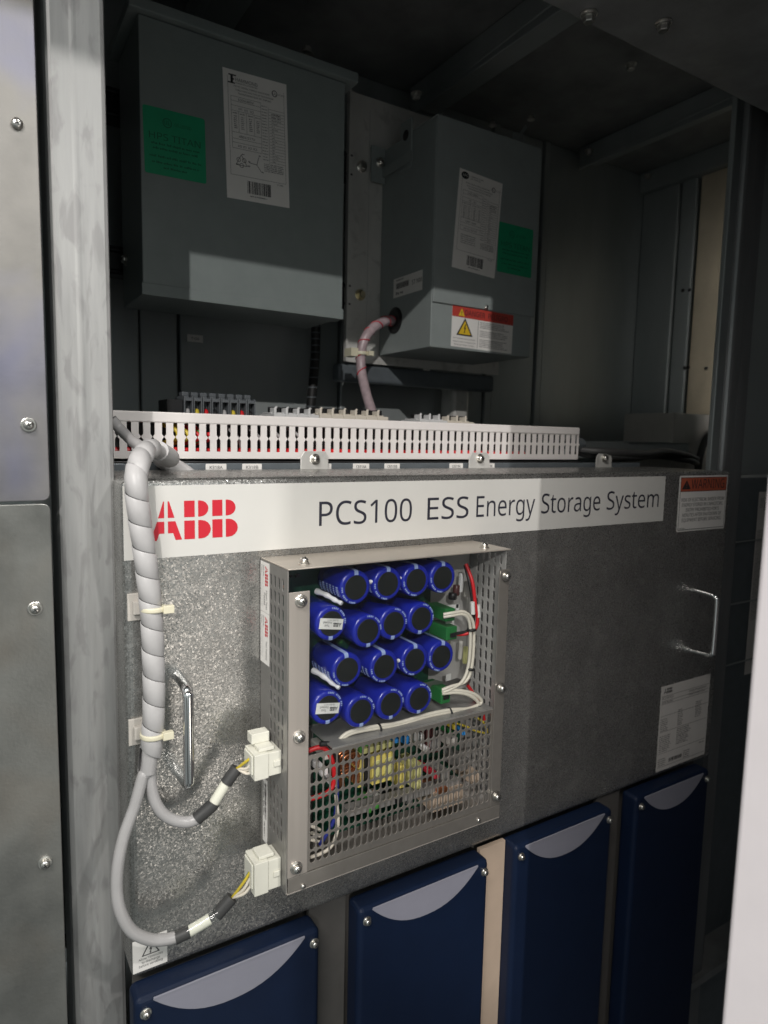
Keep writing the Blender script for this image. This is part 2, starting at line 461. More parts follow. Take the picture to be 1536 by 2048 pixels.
# shared screw meshes, axis towards local -Y
def screw_mesh(name, r, washer, m='screw', hexa=False, cross=True):
    s = MB(); o = (0, 0, 0); ax = (0, -1, 0)
    h0 = 0
    if washer:
        s.lathe(o, ax, [(r * 1.45, 0), (r * 1.45, r * .22), (r * 1.3, r * .3), (0.001 * r, r * .3)], m, 20, False)
        s.lathe(o, ax, [(r * 1.12, r * .3), (r * 1.12, r * .6), (.001 * r, r * .6)], m, 20, False)
        h0 = r * .6
    if hexa:
        s.lathe((0, -h0, 0), ax, [(r, 0), (r, r * .75), (r * .85, r * .9), (.01 * r, r * .9)], m, 6, False)
        top = h0 + r * .9
    else:
        s.lathe((0, -h0, 0), ax, [(r * .92, 0), (r, r * .18), (r * .98, r * .45), (r * .8, r * .72), (r * .45, r * .86), (.01 * r, r * .9)], m, 20, True)
        top = h0 + r * .88
    if cross:
        for c, sn in ((cos(.5), sin(.5)), (-sin(.5), cos(.5))):
            s.obox((0, -top, 0), (c * r * .5, 0, sn * r * .5), (-sn * r * .11, 0, c * r * .11), (0, r * .05, 0), 'screw_dark')
    me = bpy.data.meshes.new(name)
    me.from_pydata([tuple(v) for v in s.v], [], s.f)
    for mm in s.mats: me.materials.append(mm)
    me.polygons.foreach_set('material_index', s.m); me.polygons.foreach_set('use_smooth', s.sm); me.update()
    return me
SM = {}
def screw(parent, p, r=.004, washer=True, ax=(0, -1, 0), m='screw', hexa=False, cross=True, name='screw', roll=0.):
    k = (r, washer, m, hexa, cross)
    if k not in SM: SM[k] = screw_mesh('screw', *k)
    o = bpy.data.objects.new(name, SM[k]); COL.objects.link(o)
    o.rotation_mode = 'QUATERNION'
    q = Vector((0, -1, 0)).rotation_difference(Vector(ax))
    o.rotation_quaternion = q @ Matrix.Rotation(roll, 3, 'Y').to_quaternion()
    p = Vector(p)
    if parent:
        o.parent = parent; o.location = p - WORLD[parent]
    else:
        o.location = p
    WORLD[o] = p
    return o

def logo(mb, fr, x, y, h, m, wd=None, d=.0003):
    """three block letters cut by a thin cross of gaps"""
    g = .045
    k = h; kx = h if wd is None else wd / 2.30
    def P(poly): mb.flat(fr, [(x + a * kx, y + b * k) for a, b in poly], d, m)
    q = .53
    # A : slanted legs, flat top
    P([(.24, q + g), (.395 - g, q + g), (.395 - g, 1), (.27 + .12, 1)][:0] or [(.20, q + g), (.40 - g, q + g), (.40 - g, 1), (.335, 1)])
    P([(.40 + g, q + g), (.615, q + g), (.48, 1), (.40 + g, 1)])
    P([(0, 0), (.165, 0), (.225, .18), (.40 - g, .18), (.40 - g, q - g), (.175, q - g)])
    P([(.40 + g, .18), (.575, .18), (.635, 0), (.80, 0), (.635, q - g), (.40 + g, q - g)])
    for bx in (.86, 1.60):
        c = bx + .32
        P([(bx, 0), (c - g, 0), (c - g, q - g), (bx, q - g)])
        P([(bx, q + g), (c - g, q + g), (c - g, 1), (bx, 1)])
        R1 = (q - g) / 2
        P([(c + g, 0)] + [(c + .12 + (.26) * cos(a), R1 + R1 * sin(a)) for a in [-pi / 2 + i * pi / 8 for i in range(9)]] + [(c + g, q - g)])
        R2 = (1 - q - g) / 2
        P([(c + g, q + g)] + [(c + .09 + (.23) * cos(a), q + g + R2 + R2 * sin(a)) for a in [-pi / 2 + i * pi / 8 for i in range(9)]] + [(c + g, 1)])

def lines(mb, fr, x0, x1, y, h, m, seed=1, fill=.9, d=.0003):
    """one line of tiny print as broken word strokes"""
    rr = random.Random(seed); x = x0
    end = x0 + (x1 - x0) * fill
    while x < end:
        wl = h * rr.uniform(1.2, 4.5); xe = min(end, x + wl)
        c = x
        while c < xe - h * .3:
            cw = h * rr.uniform(.35, .6)
            mb.rect(fr, c, min(c + cw, xe), y + h * rr.choice((0, 0, .12)), y + h * rr.choice((.72, .72, 1)), d, m)
            c += cw + h * .2
        x = xe + h * .55

def barcode(mb, fr, x0, x1, y0, y1, m, seed=3, d=.0003, vert=False):
    rr = random.Random(seed); x = x0; u = (x1 - x0) / 70
    while x < x1:
        wd = u * rr.choice((1, 1, 2, 3)); mb.rect(fr, x, min(x1, x + wd), y0, y1, d, m); x += wd + u * rr.choice((1, 1, 2))

def tri(mb, fr, cx, y0, wd, ht, m, d):
    mb.flat(fr, [(cx - wd / 2, y0), (cx + wd / 2, y0), (cx, y0 + ht)], d, m)

def bolt_mark(mb, fr, cx, y0, h, m, d):
    P = [(.10, 1), (-.22, .48), (-.02, .52), (-.10, .16), (-.20, .20), (-.06, 0), (.10, .22), (.0, .20), (.20, .64), (.0, .60), (.24, 1)]
    mb.flat(fr, [(cx + a * h * .8, y0 + b * h) for a, b in P], d, m)

def plate(name, parent, fr, wd, ht, m, th=.0003, r=0):
    s = MB()
    if r:
        poly = []
        for cx, cy, a0 in ((wd - r, r, -pi / 2), (wd - r, ht - r, 0), (r, ht - r, pi / 2), (r, r, pi)):
            poly += [(cx + r * cos(a0 + i * pi / 8), cy + r * sin(a0 + i * pi / 8)) for i in range(5)]
    else:
        poly = [(0, 0), (wd, 0), (wd, ht), (0, ht)]
    s.prism(fr, poly, 0.0002, 0.0002 + th, m)
    return s.build(name, parent)

TD = .0008     # ink height over its surface: label back .2 mm, front .5 mm, ink .8 mm

# ------------------------------------------------------------------ setting: the cabinet shell
BY = .62; CZ = .714; WX = 1.575
def structure(name, mb, **k):
    return tag(mb.build(name, **k), None, None, None, 'structure')

s = MB()
edges = [-.25, .20, .262, .33, .60, .655, .90, 1.04, 1.062, 1.20, 1.222, WX]
for i in range(len(edges) - 1):
    a, b = edges[i], edges[i + 1]
    dep = BY - (.006 if i % 2 == 1 else 0)
    s.box(a + .0015, b - .0015 if i < len(edges) - 2 else WX + .02, dep, BY + .03, -.9, CZ, 'galv_dark')
structure('rear_wall', s, bevel=.003)
s = MB()
s.box(-.25, WX, BY + .031, BY + .04, -.95, CZ, 'black')
structure('rear_wall_backing', s)
s = MB()
for a, b, dx in ((-.02, .13, 0), (.134, .30, 0), (.303, .452, 0), (.463, .505, .0), (.511, BY - .002, .004)):
    s.box(WX - dx, WX + .02, a, b, -.9, CZ - .05, 'tan_lit_wall' if a > .29 and b < .46 else 'galv_dark')
structure('right_wall', s, bevel=.003)
s = MB()
s.box(WX + .021, WX + .03, -.1, BY, -.95, CZ, 'black')
s.box(WX - .02, WX + .02, .0, BY - .002, CZ - .049, CZ, 'galv_dark')
structure('right_wall_backing', s)
s = MB()
s.box(-.25, WX + .03, .0105, BY + .04, CZ + .001, CZ + .02, 'ceiling')
structure('ceiling', s)
s = MB()
s.box(-.26, -.25, .06, BY + .03, -.95, CZ, 'galv_dark')
structure('left_wall', s)
s = MB(); s.box(-.26, WX + .03, .03, BY + .04, -1.0, -.985, 'ceiling'); structure('cabinet_floor', s)

# ------------------------------------------------------------------ ceiling fittings
def beam(label, x0, x1, y0, y1, z0, z1, m='galv_dark'):
    s = MB(); s.box(x0, x1, y0, y1, z0, z1, m)
    s.box(x0, x0 + .004, y0, y1, z0 - .02, z0, m)
    o = s.build('ceiling_beam', loc=((x0 + x1) / 2, y0, z0), bevel=.003)
    return tag(o, label, 'beam', 'steel beams under the cabinet ceiling')
p = at(1090, 120, .25)
beam('short dark steel beam under the ceiling above the smaller transformer', .80, .87, .17, .60, CZ - .035, CZ)
beam('dark steel beam over the tall grey transformer, mostly hidden', .34, .41, .17, .60, CZ - .035, CZ)
beam('pale steel beam along the ceiling above the right side wall', 1.30, 1.36, .10, .60, CZ - .03, CZ, 'galv_dark')
s = MB()
s.box(-1.5, 1.7, -.25, .010, .515, .76, 'ceiling')
hd = s.build('door_header', loc=(.7, -.25, .515), bevel=.004)
tag(hd, 'long dark galvanised header across the top of the cabinet opening', 'header')
for n, (px, py, lab) in enumerate(((1178, 300, 'bright bolt hanging lowest, above the right rear corner'), (1262, 128, 'bolt in mid ceiling right of the short beam'), (833, 186, 'bolt over the hanging tab of the smaller transformer'), (614, 108, 'bolt standing on the lid of the tall grey transformer'), (1296, 350, 'dim bolt at the rear corner where wall and ceiling meet'))):
    if n == 3:
        q = at(px, py, .40); d = (0, 0, 1)
    elif n == 2:
        q = at(px, py, .46); d = (0, 0, -1)
    elif n == 4:
        q = at(px, py, BY - .03); d = (0, 0, -1)
    else:
        q = atz(px, py, CZ - .02); d = (0, 0, -1)
    o = screw(None, q, .007, True, d, hexa=True, cross=False, name='ceiling_bolt')
    tag(o, lab, 'bolt', 'bolts around the cabinet ceiling')
for px, py, lab in ((1062, 240, 'small screw beside the lifting tab of the smaller transformer'), (985, 252, 'tiny screw on top of the smaller transformer')):
    o = screw(None, at(px, py, .40), .005, True, (0, 0, 1), hexa=True, cross=False, name='ceiling_bolt'); tag(o, lab, 'bolt', 'bolts around the cabinet ceiling')
for px, py, lab in ((1178, 27, 'bolt head under the header, nearer the left of the two'), (1327, 45, 'bolt head under the header, nearer the right post')):
    q = atz(px, py, .5145)
    if q.y > .005: q.y = .005
    o = screw(None, q, .007, True, (0, 0, -1), hexa=True, cross=False, name='header_bolt')
    tag(o, lab, 'bolt', 'bolts under the header')

# ------------------------------------------------------------------ posts and cover sheets at the left
def post(label, x0, x1, y0, depth, loc, m='galv_post'):
    s = MB(); r = .006
    fr = Fr((0, 0, -1.5), (1, 0, 0), (0, 1, 0))
    prof = [(x0, y0 + depth), (x0, y0 + r), (x0 + r * .3, y0 + r * .3), (x0 + r, y0)]
    mid = x0 + (x1 - x0) * .47
    prof += [(mid - .003, y0), (mid - .0008, y0 - .0003), (mid + .0008, y0 - .0003), (mid + .003, y0)]
    prof += [(x1 - r * .7, y0), (x1 - r * .2, y0 + r * .2), (x1, y0 + r * .7), (x1, y0 + depth)]
    s.prism(fr, prof, 0, 2.3, m)
    o = s.build('steel_post', loc=loc, bevel=0)
    return tag(o, label, 'post')
post('galvanised steel post full height between the left cover sheets and the cabinet opening', .0665, .1158, .04, .05, (.09, .04, -1.05))
post('dim galvanised steel post at the right end of the storage system panel', 1.083, 1.142, .04, .010, (1.11, .04, -1.05), 'galv_shaded_post')

def sheet(name, label, z0, z1, m, screws, rt, rb):
    y = .0186; x1 = .0588; rr = .006
    t = thing(name, label, 'cover sheet', (0, y, z0), 'cover sheets left of the post')
    fr = Fr((0, y, 0))
    poly = [(-.5, z0)]
    poly += [(x1 - rr + rr * cos(-pi / 2 + i * pi / 8), z0 + rr + rr * sin(-pi / 2 + i * pi / 8)) for i in range(5)]
    poly += [(x1 - rr + rr * cos(i * pi / 8), z1 - rr + rr * sin(i * pi / 8)) for i in range(5)]
    poly += [(-.5, z1)]
    s = MB(); s.prism(fr, poly, -.002, 0, m)
    s.build('panel', t, bevel=.0006)
    for px, py, ws in screws:
        screw(t, at(px, py, y), .0046 if not ws else .0042, ws)
    return t
zs = at(97, 1004, .0186).z
sheet('cover_sheet', 'upper bare zinc cover sheet left of the post, tinted with bluish reflections', zs + .0012, .75, 'galv_sheet', [(34, 248, 0), (57, 850, 1)], 0, 1)
sheet('cover_sheet', 'lower bare zinc cover sheet left of the post, tinted with brownish reflections', -1.05, zs - .0014, 'galv_sheet_low', [(70, 1217, 1), (90, 1725, 1)], 1, 0)
s = MB(); s.box(-.5, .046, .024, .027, -1.05, .8, 'galv_dark')
tag(s.build('backing_strip', loc=(0, .024, -1.05)), 'dull steel strip behind the seam between the two left cover sheets', 'strip')

# ------------------------------------------------------------------ mounting plate, struts, rail
t = thing('mounting_plate', 'bright galvanised plate with bolts behind the smaller transformer', 'plate', (.80, .51, .14))
s = MB()
s.box(.612, .99, .51, .513, .142, .622, 'galv_plate'); s.box(.608, .6118, .502, .513, .142, .622, 'galv_plate')
s.box(.655, .6555, .5095, .51, .16, .60, 'galv_dark')
s.build('plate', t, bevel=.0012)
screw(t, at(723, 333, .51), .0072, True, hexa=True, cross=False, name='bolt')
screw(t, at(720, 590, .51), .0072, True, m='brass', hexa=True, cross=False, name='bolt')
for i, (z, lab) in enumerate(((.497, 'upper black strut behind the tall grey transformer'), (.266, 'lower black strut behind the tall grey transformer'))):
    s = MB()
    s.box(.15, .645, .5145, .55, z - .021, z + .021, 'black')
    for dz in (-.018, .015):
        s.tube([(.15, .5135, z + dz), (.62, .5135, z + dz)], .004, 'black', 10, 0)
    tag(s.build('mounting_strut', loc=(.4, .515, z)), lab, 'strut', 'black struts behind the transformers')
t = thing('support_rail', 'blue grey support rail with a small white tag under the smaller transformer', 'rail', (.8, .515, .11))
s = MB(); s.box(.60, .985, .516, .545, .106, .140, 'rail'); s.build('rail', t, bevel=.006, segs=3)
fr = Fr((at(846, 741, .516).x, .516, at(846, 741, .516).z))
plate('tag_plate', t, fr, .0165, .0095, 'label')
s = MB(); s.text(fr, 'T10B', .008, .003, .0035, 'ink', d=TD, align='c'); s.build('lettering', t)
s = MB(); q = at(390, 676, .60)
fr = Fr((q.x - .013, BY - .017, q.z - .007)); s.prism(fr, [(0, 0), (.028, 0), (.028, .013), (0, .013)], 0, .0006, 'label'); s.text(fr, 'T10A', .014, .004, .0045, 'ink', d=.0009, align='c')
tag(s.build('wall_tag', loc=(q.x, BY - .017, q.z)), 'small white tag on the rear wall under the tall grey transformer', 'tag')
s = MB(); s.box(.9, .945, .55, .60, -.2, at(950, 757, .56).z, 'galv_plate')
tag(s.build('wall_bracket', loc=(.92, .55, -.2), bevel=.008), 'bright galvanised bracket on the rear wall below the support rail', 'bracket')
s = MB(); s.tube([at(632, 640, .56), at(630, 720, .56), at(620, 830, .53), at(612, 900, .50)], .009, 'wire_black', 12, 6)
P = spline([at(632, 640, .56), at(630, 720, .56), at(620, 830, .53), at(612, 900, .50)], 6)
for p in P[1:-1]:
    s.lathe(p - Vector((0, 0, .0015)), (0, 0, 1), [(.0085, 0), (.0105, .001), (.0105, .002), (.0085, .003)], 'rail', 12)
tag(s.build('black_conduit', loc=P[0]), 'black ribbed conduit running down behind the tall grey transformer', 'conduit')

# ------------------------------------------------------------------ tall transformer
YL = .345
t = thing('large_transformer', 'tall dark grey transformer enclosure with a green sticker at its left', 'transformer', (.363, .41, .187))
s = MB(); s.box(.210, .515, YL, .476, .188, .54, 'paint'); s.build('enclosure', t, bevel=.0015)
s = MB(); s.box(.1965, .5325, YL - .010, .488, .541, .5555, 'paint'); s.build('lid', t, bevel=.0015)
s = MB(); s.box(.2085, .5165, YL - .0012, YL + .03, .1865, .2025, 'paint'); s.build('bottom_flange', t, bevel=.0008)
def paper(px, yp, m='label', name='rating_label'):
    """label rectangle fitted to its four corner points on plane yp (TL, TR, BR, BL)"""
    c = [at(a, b, yp) for a, b in px]
    wd = ((c[1] - c[0]).length + (c[2] - c[3]).length) / 2; ht = ((c[0] - c[3]).length + (c[1] - c[2]).length) / 2
    mid = (c[0] + c[1] + c[2] + c[3]) / 4
    dv = (c[1] + c[2] - c[0] - c[3]); rot = math.atan2(dv.z, dv.x)
    dh = (c[0] + c[1] - c[2] - c[3]); rot = (rot + math.atan2(-dh.x, dh.z)) / 2
    fr = Fr((0, 0, 0), rot=rot); fr.o = mid - wd / 2 * fr.u - ht / 2 * fr.v
    fr.o.y = yp
    return fr, wd, ht
def rating(t, px, yp, big):
    fr, W, H = paper(px, yp)
    plate('rating_label', t, fr, W, H, 'label')
    s = MB(); D = TD; I = 'ink'; G = 'ink_grey'
    ln = .0004
    def hl(y, a, b): s.rect(fr, a * W, b * W, y * H - ln / 2, y * H + ln / 2, D, G)
    def vl(x, a, b): s.rect(fr, x * W - ln / 2, x * W + ln / 2, a * H, b * H, D, G)
    if big:
        s.rect(fr, .085 * W, .20 * W, .955 * H, .965 * H, D, I); s.rect(fr, .115 * W, .15 * W, .90 * H, .957 * H, D, I); s.rect(fr, .07 * W, .18 * W, .895 * H, .905 * H, D, I)
        s.rect(fr, .13 * W, .17 * W, .925 * H, .935 * H, D, I)
        s.text(fr, 'HAMMOND', .19 * W, .918 * H, .026 * H, I, wd=.34 * W, d=D, bold=.03)
        s.text(fr, 'POWER SOLUTIONS INC', .19 * W, .900 * H, .011 * H, I, wd=.34 * W, d=D)
    else:
        s.flat(fr, [(.13 * W + .085 * W * cos(a), .945 * H + .036 * H * sin(a)) for a in [i * pi / 10 for i in range(20)]], D, I)
        s.text(fr, 'HPS', .13 * W, .933 * H, .024 * H, 'label', wd=.10 * W, d=D + .0003, align='c', bold=.02)
        s.text(fr, 'HAMMOND POWER', .25 * W, .948 * H, .014 * H, I, wd=.30 * W, d=D); s.text(fr, 'SOLUTIONS INC', .25 * W, .926 * H, .014 * H, I, wd=.24 * W, d=D)
    s.text(fr, 'POTTED GENERAL PURPOSE TRANSFORMER', .16 * W, .872 * H, .013 * H, I, wd=.56 * W, d=D)
    s.text(fr, ('THREE' if big else 'SINGLE') + ' PHASE 60Hz TYPE 3R TRANSFORMER', .18 * W, .846 * H, .013 * H, I, wd=.60 * W, d=D)
    s.text(fr, 'TRANSFORMATEUR SEC ENROBE', .22 * W, .822 * H, .013 * H, I, wd=.52 * W, d=D)
    for a0 in range(0, 16):
        a = a0 * pi / 8
        s.flat(fr, [(.80 * W + .045 * W * cos(a + b) * k, .90 * H + .026 * H * sin(a + b) * k) for b, k in ((0, 1), (pi / 8, 1), (pi / 8, .78), (0, .78))], D, I)
    s.text(fr, 'UL', .80 * W, .888 * H, .022 * H, I, d=D, align='c'); s.text(fr, 'US LISTED', .86 * W, .893 * H, .012 * H, I, wd=.1 * W, d=D)
    L0, R0 = .11, .57
    for y in (.80, .765, .73, .69, .525, .475, .445, .40): hl(y, L0, R0)
    vl(L0, .40, .80); vl(R0, .40, .80); vl(.69, .33, .78)
    for x in (.22, .34, .46): vl(x, .525, .69)
    s.text(fr, '600V/480V' if big else '240/480V', .34 * W, .772 * H, .018 * H, I, d=D, align='c', wd=.24 * W, bold=.02)
    s.text(fr, 'H1  H2  H3' if big else 'H1   H2', .34 * W, .700 * H, .018 * H, I, d=D, align='c', wd=.23 * W if big else .16 * W, bold=.02)
    s.text(fr, '480Y/277V' if big else '120V / 240V', .34 * W, .487 * H, .018 * H, I, d=D, align='c', wd=.25 * W, bold=.02)
    s.text(fr, 'X0 X1 X2 X3' if big else 'X4 X2 X3 X1', .34 * W, .412 * H, .018 * H, I, d=D, align='c', wd=.30 * W, bold=.02)
    for c, x in enumerate((.13, .24, .365, .48)):
        lines(s, fr, x * W, (x + .085) * W, .668 * H, .010 * H, G, c, d=D)
        for k in range(7 if big else 9): lines(s, fr, (x + .015) * W, (x + .07) * W, (.645 - .015 * k) * H, .0085 * H, I if c in (0, 2) else G, 7 * c + k, d=D)
    for k in range(19):
        lines(s, fr, .585 * W, .68 * W, (.775 - .0235 * k) * H, .0085 * H, G, 100 + k, d=D)
        if k > 1: lines(s, fr, .74 * W, .90 * W, (.772 - .0235 * k) * H, .0105 * H if k in (2, 3) else .008 * H, I if k < 5 else G, 140 + k, fill=1 if k < 5 else random.choice((.3, .6)), d=D)
        hl(.765 - .0235 * k, .70, .95)
    for k in range(5): lines(s, fr, .60 * W, .95 * W, (.318 - .014 * k) * H, .0095 * H, G, 200 + k, d=D)
    # winding sketch
    def seg(a, b):
        a = Vector(a); b = Vector(b); n = Vector((-(b - a).y, (b - a).x)).normalized() * .0004
        s.flat(fr, [(a.x + n.x, a.y + n.y), (b.x + n.x, b.y + n.y), (b.x - n.x, b.y - n.y), (a.x - n.x, a.y - n.y)], D, G)
    if big:
        c = Vector((.24 * W, .30 * H))
        for i in range(3):
            a = pi / 2 + i * 2 * pi / 3; b = a + 2 * pi / 3
            pa = c + Vector((cos(a), sin(a))) * .10 * W; pb = c + Vector((cos(b), sin(b))) * .10 * W
            seg(pa, pb); pm = (pa + pb) / 2
            for k in range(8): seg(pm + Vector((cos(k * pi / 4), sin(k * pi / 4))) * .03 * W, pm + Vector((cos((k + 1) * pi / 4), sin((k + 1) * pi / 4))) * .03 * W)
            lines(s, fr, pa.x + .01 * W, pa.x + .05 * W, pa.y, .012 * H, I, i, d=D)
        c = Vector((.48 * W, .30 * H))
        for a in (pi / 2 - .3, pi - .1, -.9): seg(c, c + Vector((cos(a), sin(a))) * .12 * W)
        for a in (pi / 2 - .3, pi - .1, -.9): lines(s, fr, c.x + cos(a) * .13 * W, c.x + cos(a) * .13 * W + .04 * W, c.y + sin(a) * .13 * W, .012 * H, I, 5, d=D)
    else:
        for k in range(5): lines(s, fr, .14 * W, .52 * W, (.35 - .02 * k) * H, .009 * H, G, 300 + k, d=D)
    hl(.19, .07, .95); vl(.07, .19, .95); vl(.95, .19, .93)
    s.text(fr, '01286', .90 * W, .165 * H, .014 * H, I, d=D, align='r')
    barcode(s, fr, .32 * W, .70 * W, .06 * H, .16 * H, I, d=D)
    lines(s, fr, .36 * W, .66 * W, .035 * H, .012 * H, G, 9, d=D)
    s.build('lettering', t)
rating(t, [(446, 133), (573, 171), (578, 414), (453, 397)], YL, True)
def green(t, px, yp):
    fr, W, H = paper(px, yp)
    plate('green_label', t, fr, W, H, 'green_label', r=.003)
    s = MB(); I = 'green_ink'
    for k in range(20):
        a = k * pi / 10
        s.flat(fr, [(.38 * W + .075 * W * cos(a + b) * q, .80 * H + .075 * W * sin(a + b) * q) for b, q in ((0, 1), (pi / 10, 1), (pi / 10, .85), (0, .85))], TD, I)
    s.text(fr, 'UL', .38 * W, .775 * H, .06 * H, I, d=TD, align='c')
    s.text(fr, 'US LISTED', .50 * W, .775 * H, .045 * H, I, wd=.27 * W, d=TD)
    s.text(fr, 'HPS TITAN', .50 * W, .53 * H, .10 * H, I, wd=.83 * W, d=TD, align='c', bold=.008)
    for k, (y, a, b) in enumerate(((.45, .12, .9), (.38, .14, .86), (.26, .08, .92), (.17, .12, .88), (.10, .3, .7))): lines(s, fr, a * W, b * W, y * H, .035 * H, I, 40 + k, fill=1, d=TD)
    s.build('lettering', t)
green(t, [(286, 209), (410, 238), (412, 367), (288, 345)], YL)
for x in (.245, .49): screw(t, (x, .36, .5556), .004, False, (0, 0, 1))
o = screw(t, (at(254, 520, .45).x, .45, at(254, 520, .45).z), .006, True, (-1, -.3, 0))

# ------------------------------------------------------------------ smaller transformer
YR = .335; X0 = .6835
t = thing('small_transformer', 'narrow grey transformer box with a red danger sign on its lower front', 'transformer', (.80, .42, .158))
s = MB(); s.box(X0, .9165, YR + .004, .5085, .1585, .533, 'paint_brightened'); s.build('enclosure', t, bevel=.0012)
s = MB(); s.box(X0 + .0005, .9215, YR, YR + .0035, .2335, .5355, 'paint_brightened'); s.box(X0 - .001, .9215, YR, .42, .5335, .536, 'paint_brightened'); s.build('front_cover', t, bevel=.0015)
screw(t, (.801, YR, .2375), .0042, False)
rating(t, [(920, 340), (1003, 363), (990, 563), (903, 528)], YR, False)
green(t, [(998, 443), (1067, 460), (1061, 556), (993, 543)], YR)
fr, W, H = paper([(905, 611), (1027, 630), (1022, 708), (901, 692)], YR + .004)
plate('danger_label', t, fr, W, H, 'label')
s = MB(); s.rect(fr, 0, W, .735 * H, H, TD - .0001, 'red_sign'); s.build('header_band', t)
s = MB(); D = TD
s.text(fr, 'DANGER  PELIGRO', .20 * W, .80 * H, .13 * H, 'ink', wd=.70 * W, d=D + .0002, bold=.03)
tri(s, fr, .145 * W, .765 * H, .10 * W, .19 * H, 'yellow_sign', D + .0002); s.rect(fr, .141 * W, .149 * W, .82 * H, .89 * H, D + .0004, 'ink'); s.rect(fr, .141 * W, .149 * W, .785 * H, .805 * H, D + .0004, 'ink')
tri(s, fr, .205 * W, .29 * H, .26 * W, .44 * H, 'ink', D); tri(s, fr, .205 * W, .325 * H, .195 * W, .335 * H, 'yellow_sign', D + .0002)
bolt_mark(s, fr, .205 * W, .345 * H, .24 * H, 'ink', D + .0004)
s.text(fr, 'NOT TO OPEN LIVE PARTS INSIDE', .03 * W, .20 * H, .028 * H, 'ink', wd=.35 * W, d=D, bold=.02)
s.text(fr, 'BLANDO PUEDE ST DAMAGE IN TRES', .03 * W, .12 * H, .028 * H, 'ink', wd=.36 * W, d=D, bold=.02)
s.text(fr, 'PELIGRO DE CHOQUE ELECTRICO', .05 * W, .045 * H, .028 * H, 'ink', wd=.32 * W, d=D, bold=.02)
s.rect(fr, .415 * W, .420 * W, .03 * H, .71 * H, D, 'ink')
for k in range(15):
    if k in (4, 9): continue
    lines(s, fr, .45 * W, .96 * W, (.67 - .043 * k) * H, .026 * H, 'ink_grey', 60 + k, fill=random.uniform(.75, 1), d=D)
s.build('lettering', t)
# left side label, knockout, hanging bracket
FS = lambda x, y, z: Fr((x, y, z), (0, -1, 0), (0, 0, 1))
q = atx(787, 597, X0)
fr = FS(X0, q.y, q.z); W, H = .093, .034
plate('barcode_label', t, fr, W, H, 'label')
s = MB(); lines(s, fr, .1 * W, .4 * W, .84 * H, .09 * H, 'ink_grey', 1, d=TD); barcode(s, fr, .1 * W, .55 * W, .42 * H, .72 * H, 'ink', 4, d=TD); lines(s, fr, .1 * W, .36 * W, .12 * H, .16 * H, 'ink_grey', 3, fill=1, d=TD); s.text(fr, 'ST NM', .66 * W, .42 * H, .22 * H, 'ink', d=TD)
s.build('lettering', t)
q = atx(790, 641, X0)
s = MB(); s.lathe((X0 + .004, q.y, q.z), (-1, 0, 0), [(.024, 0), (.024, .0055), (.019, .0075), (.001, .006)], 'black', 24, False); s.build('cable_grommet', t)
s = MB()
yb = .425; s.box(X0 - .004, X0 - .0005, yb - .017, yb + .017, .475, .557, 'paint_brightened')
s.box(X0 - .006, X0 - .0045, .40, .51, .482, .500, 'paint_brightened')
s.box(X0 - .03, X0 - .0005, .4985, .5015, .472, .535, 'paint_brightened')
s.lathe((X0 - .0042, yb, .532), (-1, 0, 0), [(.009, 0), (.009, .0006), (.0001, .0006)], 'black', 20, False)
s.build('hanging_bracket', t, bevel=.001)
screw(t, (X0 - .012, .498, .508), .006, True)
s = MB(); s.box(.875, .90, YR + .03, YR + .033, .536, .565, 'paint_brightened'); s.obox((.915, YR + .06, .575), (.02, 0, .025), (0, .001, 0), (.002, 0, -.002), 'paint_brightened'); s.build('lifting_tab', t)
# pink conduit
t = thing('spiral_conduit', 'pale pink spiral conduit with red stripes from the transformer grommet to the duct', 'conduit', atx(790, 641, X0))
PP = [atx(788, 642, X0) - Vector((.004, 0, 0)), at(768, 643, .435), at(742, 660, .42), at(725, 690, .42), at(722, 735, .42), at(732, 785, .40), at(748, 840, .37), at(755, 900, .34)]
s = MB(); s.tube(PP, .0086, 'pink', 14, 8); s.build('tube', t)
P = spline(PP, 10)
s = MB(); n = len(P)
hel = []
for i in range(n * 3 - 3):
    a = i / 3; k = int(a); p = P[k].lerp(P[min(k + 1, n - 1)], a - k); tg = (P[min(k + 1, n - 1)] - P[max(k - 1, 0)]).normalized(); N_ = tg.orthogonal().normalized(); B_ = tg.cross(N_)
    th = i * .30; hel.append(p + .0086 * (cos(th) * N_ + sin(th) * B_))
s.tube(hel[:int(len(hel) * .62)], .0012, 'conduit_red', 6, 0); s.build('stripe', t)
s = MB(); q = P[int(n * .48)]
s.lathe(q - Vector((0, 0, .003)), (0, 0, 1), [(.0108, 0), (.0112, .001), (.0112, .005), (.0108, .006)], 'tie', 20); s.box(q.x + .008, q.x + .018, q.y - .014, q.y - .004, q.z - .004, q.z + .004, 'tie'); s.box(q.x - .022, q.x - .008, q.y - .004, q.y + .02, q.z - .006, q.z + .008, 'tie'); s.build('cable_tie', t)
s = MB()
for dz in (.006, -.003, -.009): s.tube([atx(786, 640, X0) + Vector((.002, 0, dz)), atx(780, 643, X0 - .008) + Vector((0, 0, dz * .6))], .003, 'wire_red', 8, 0)
s.build('red_wire', t)

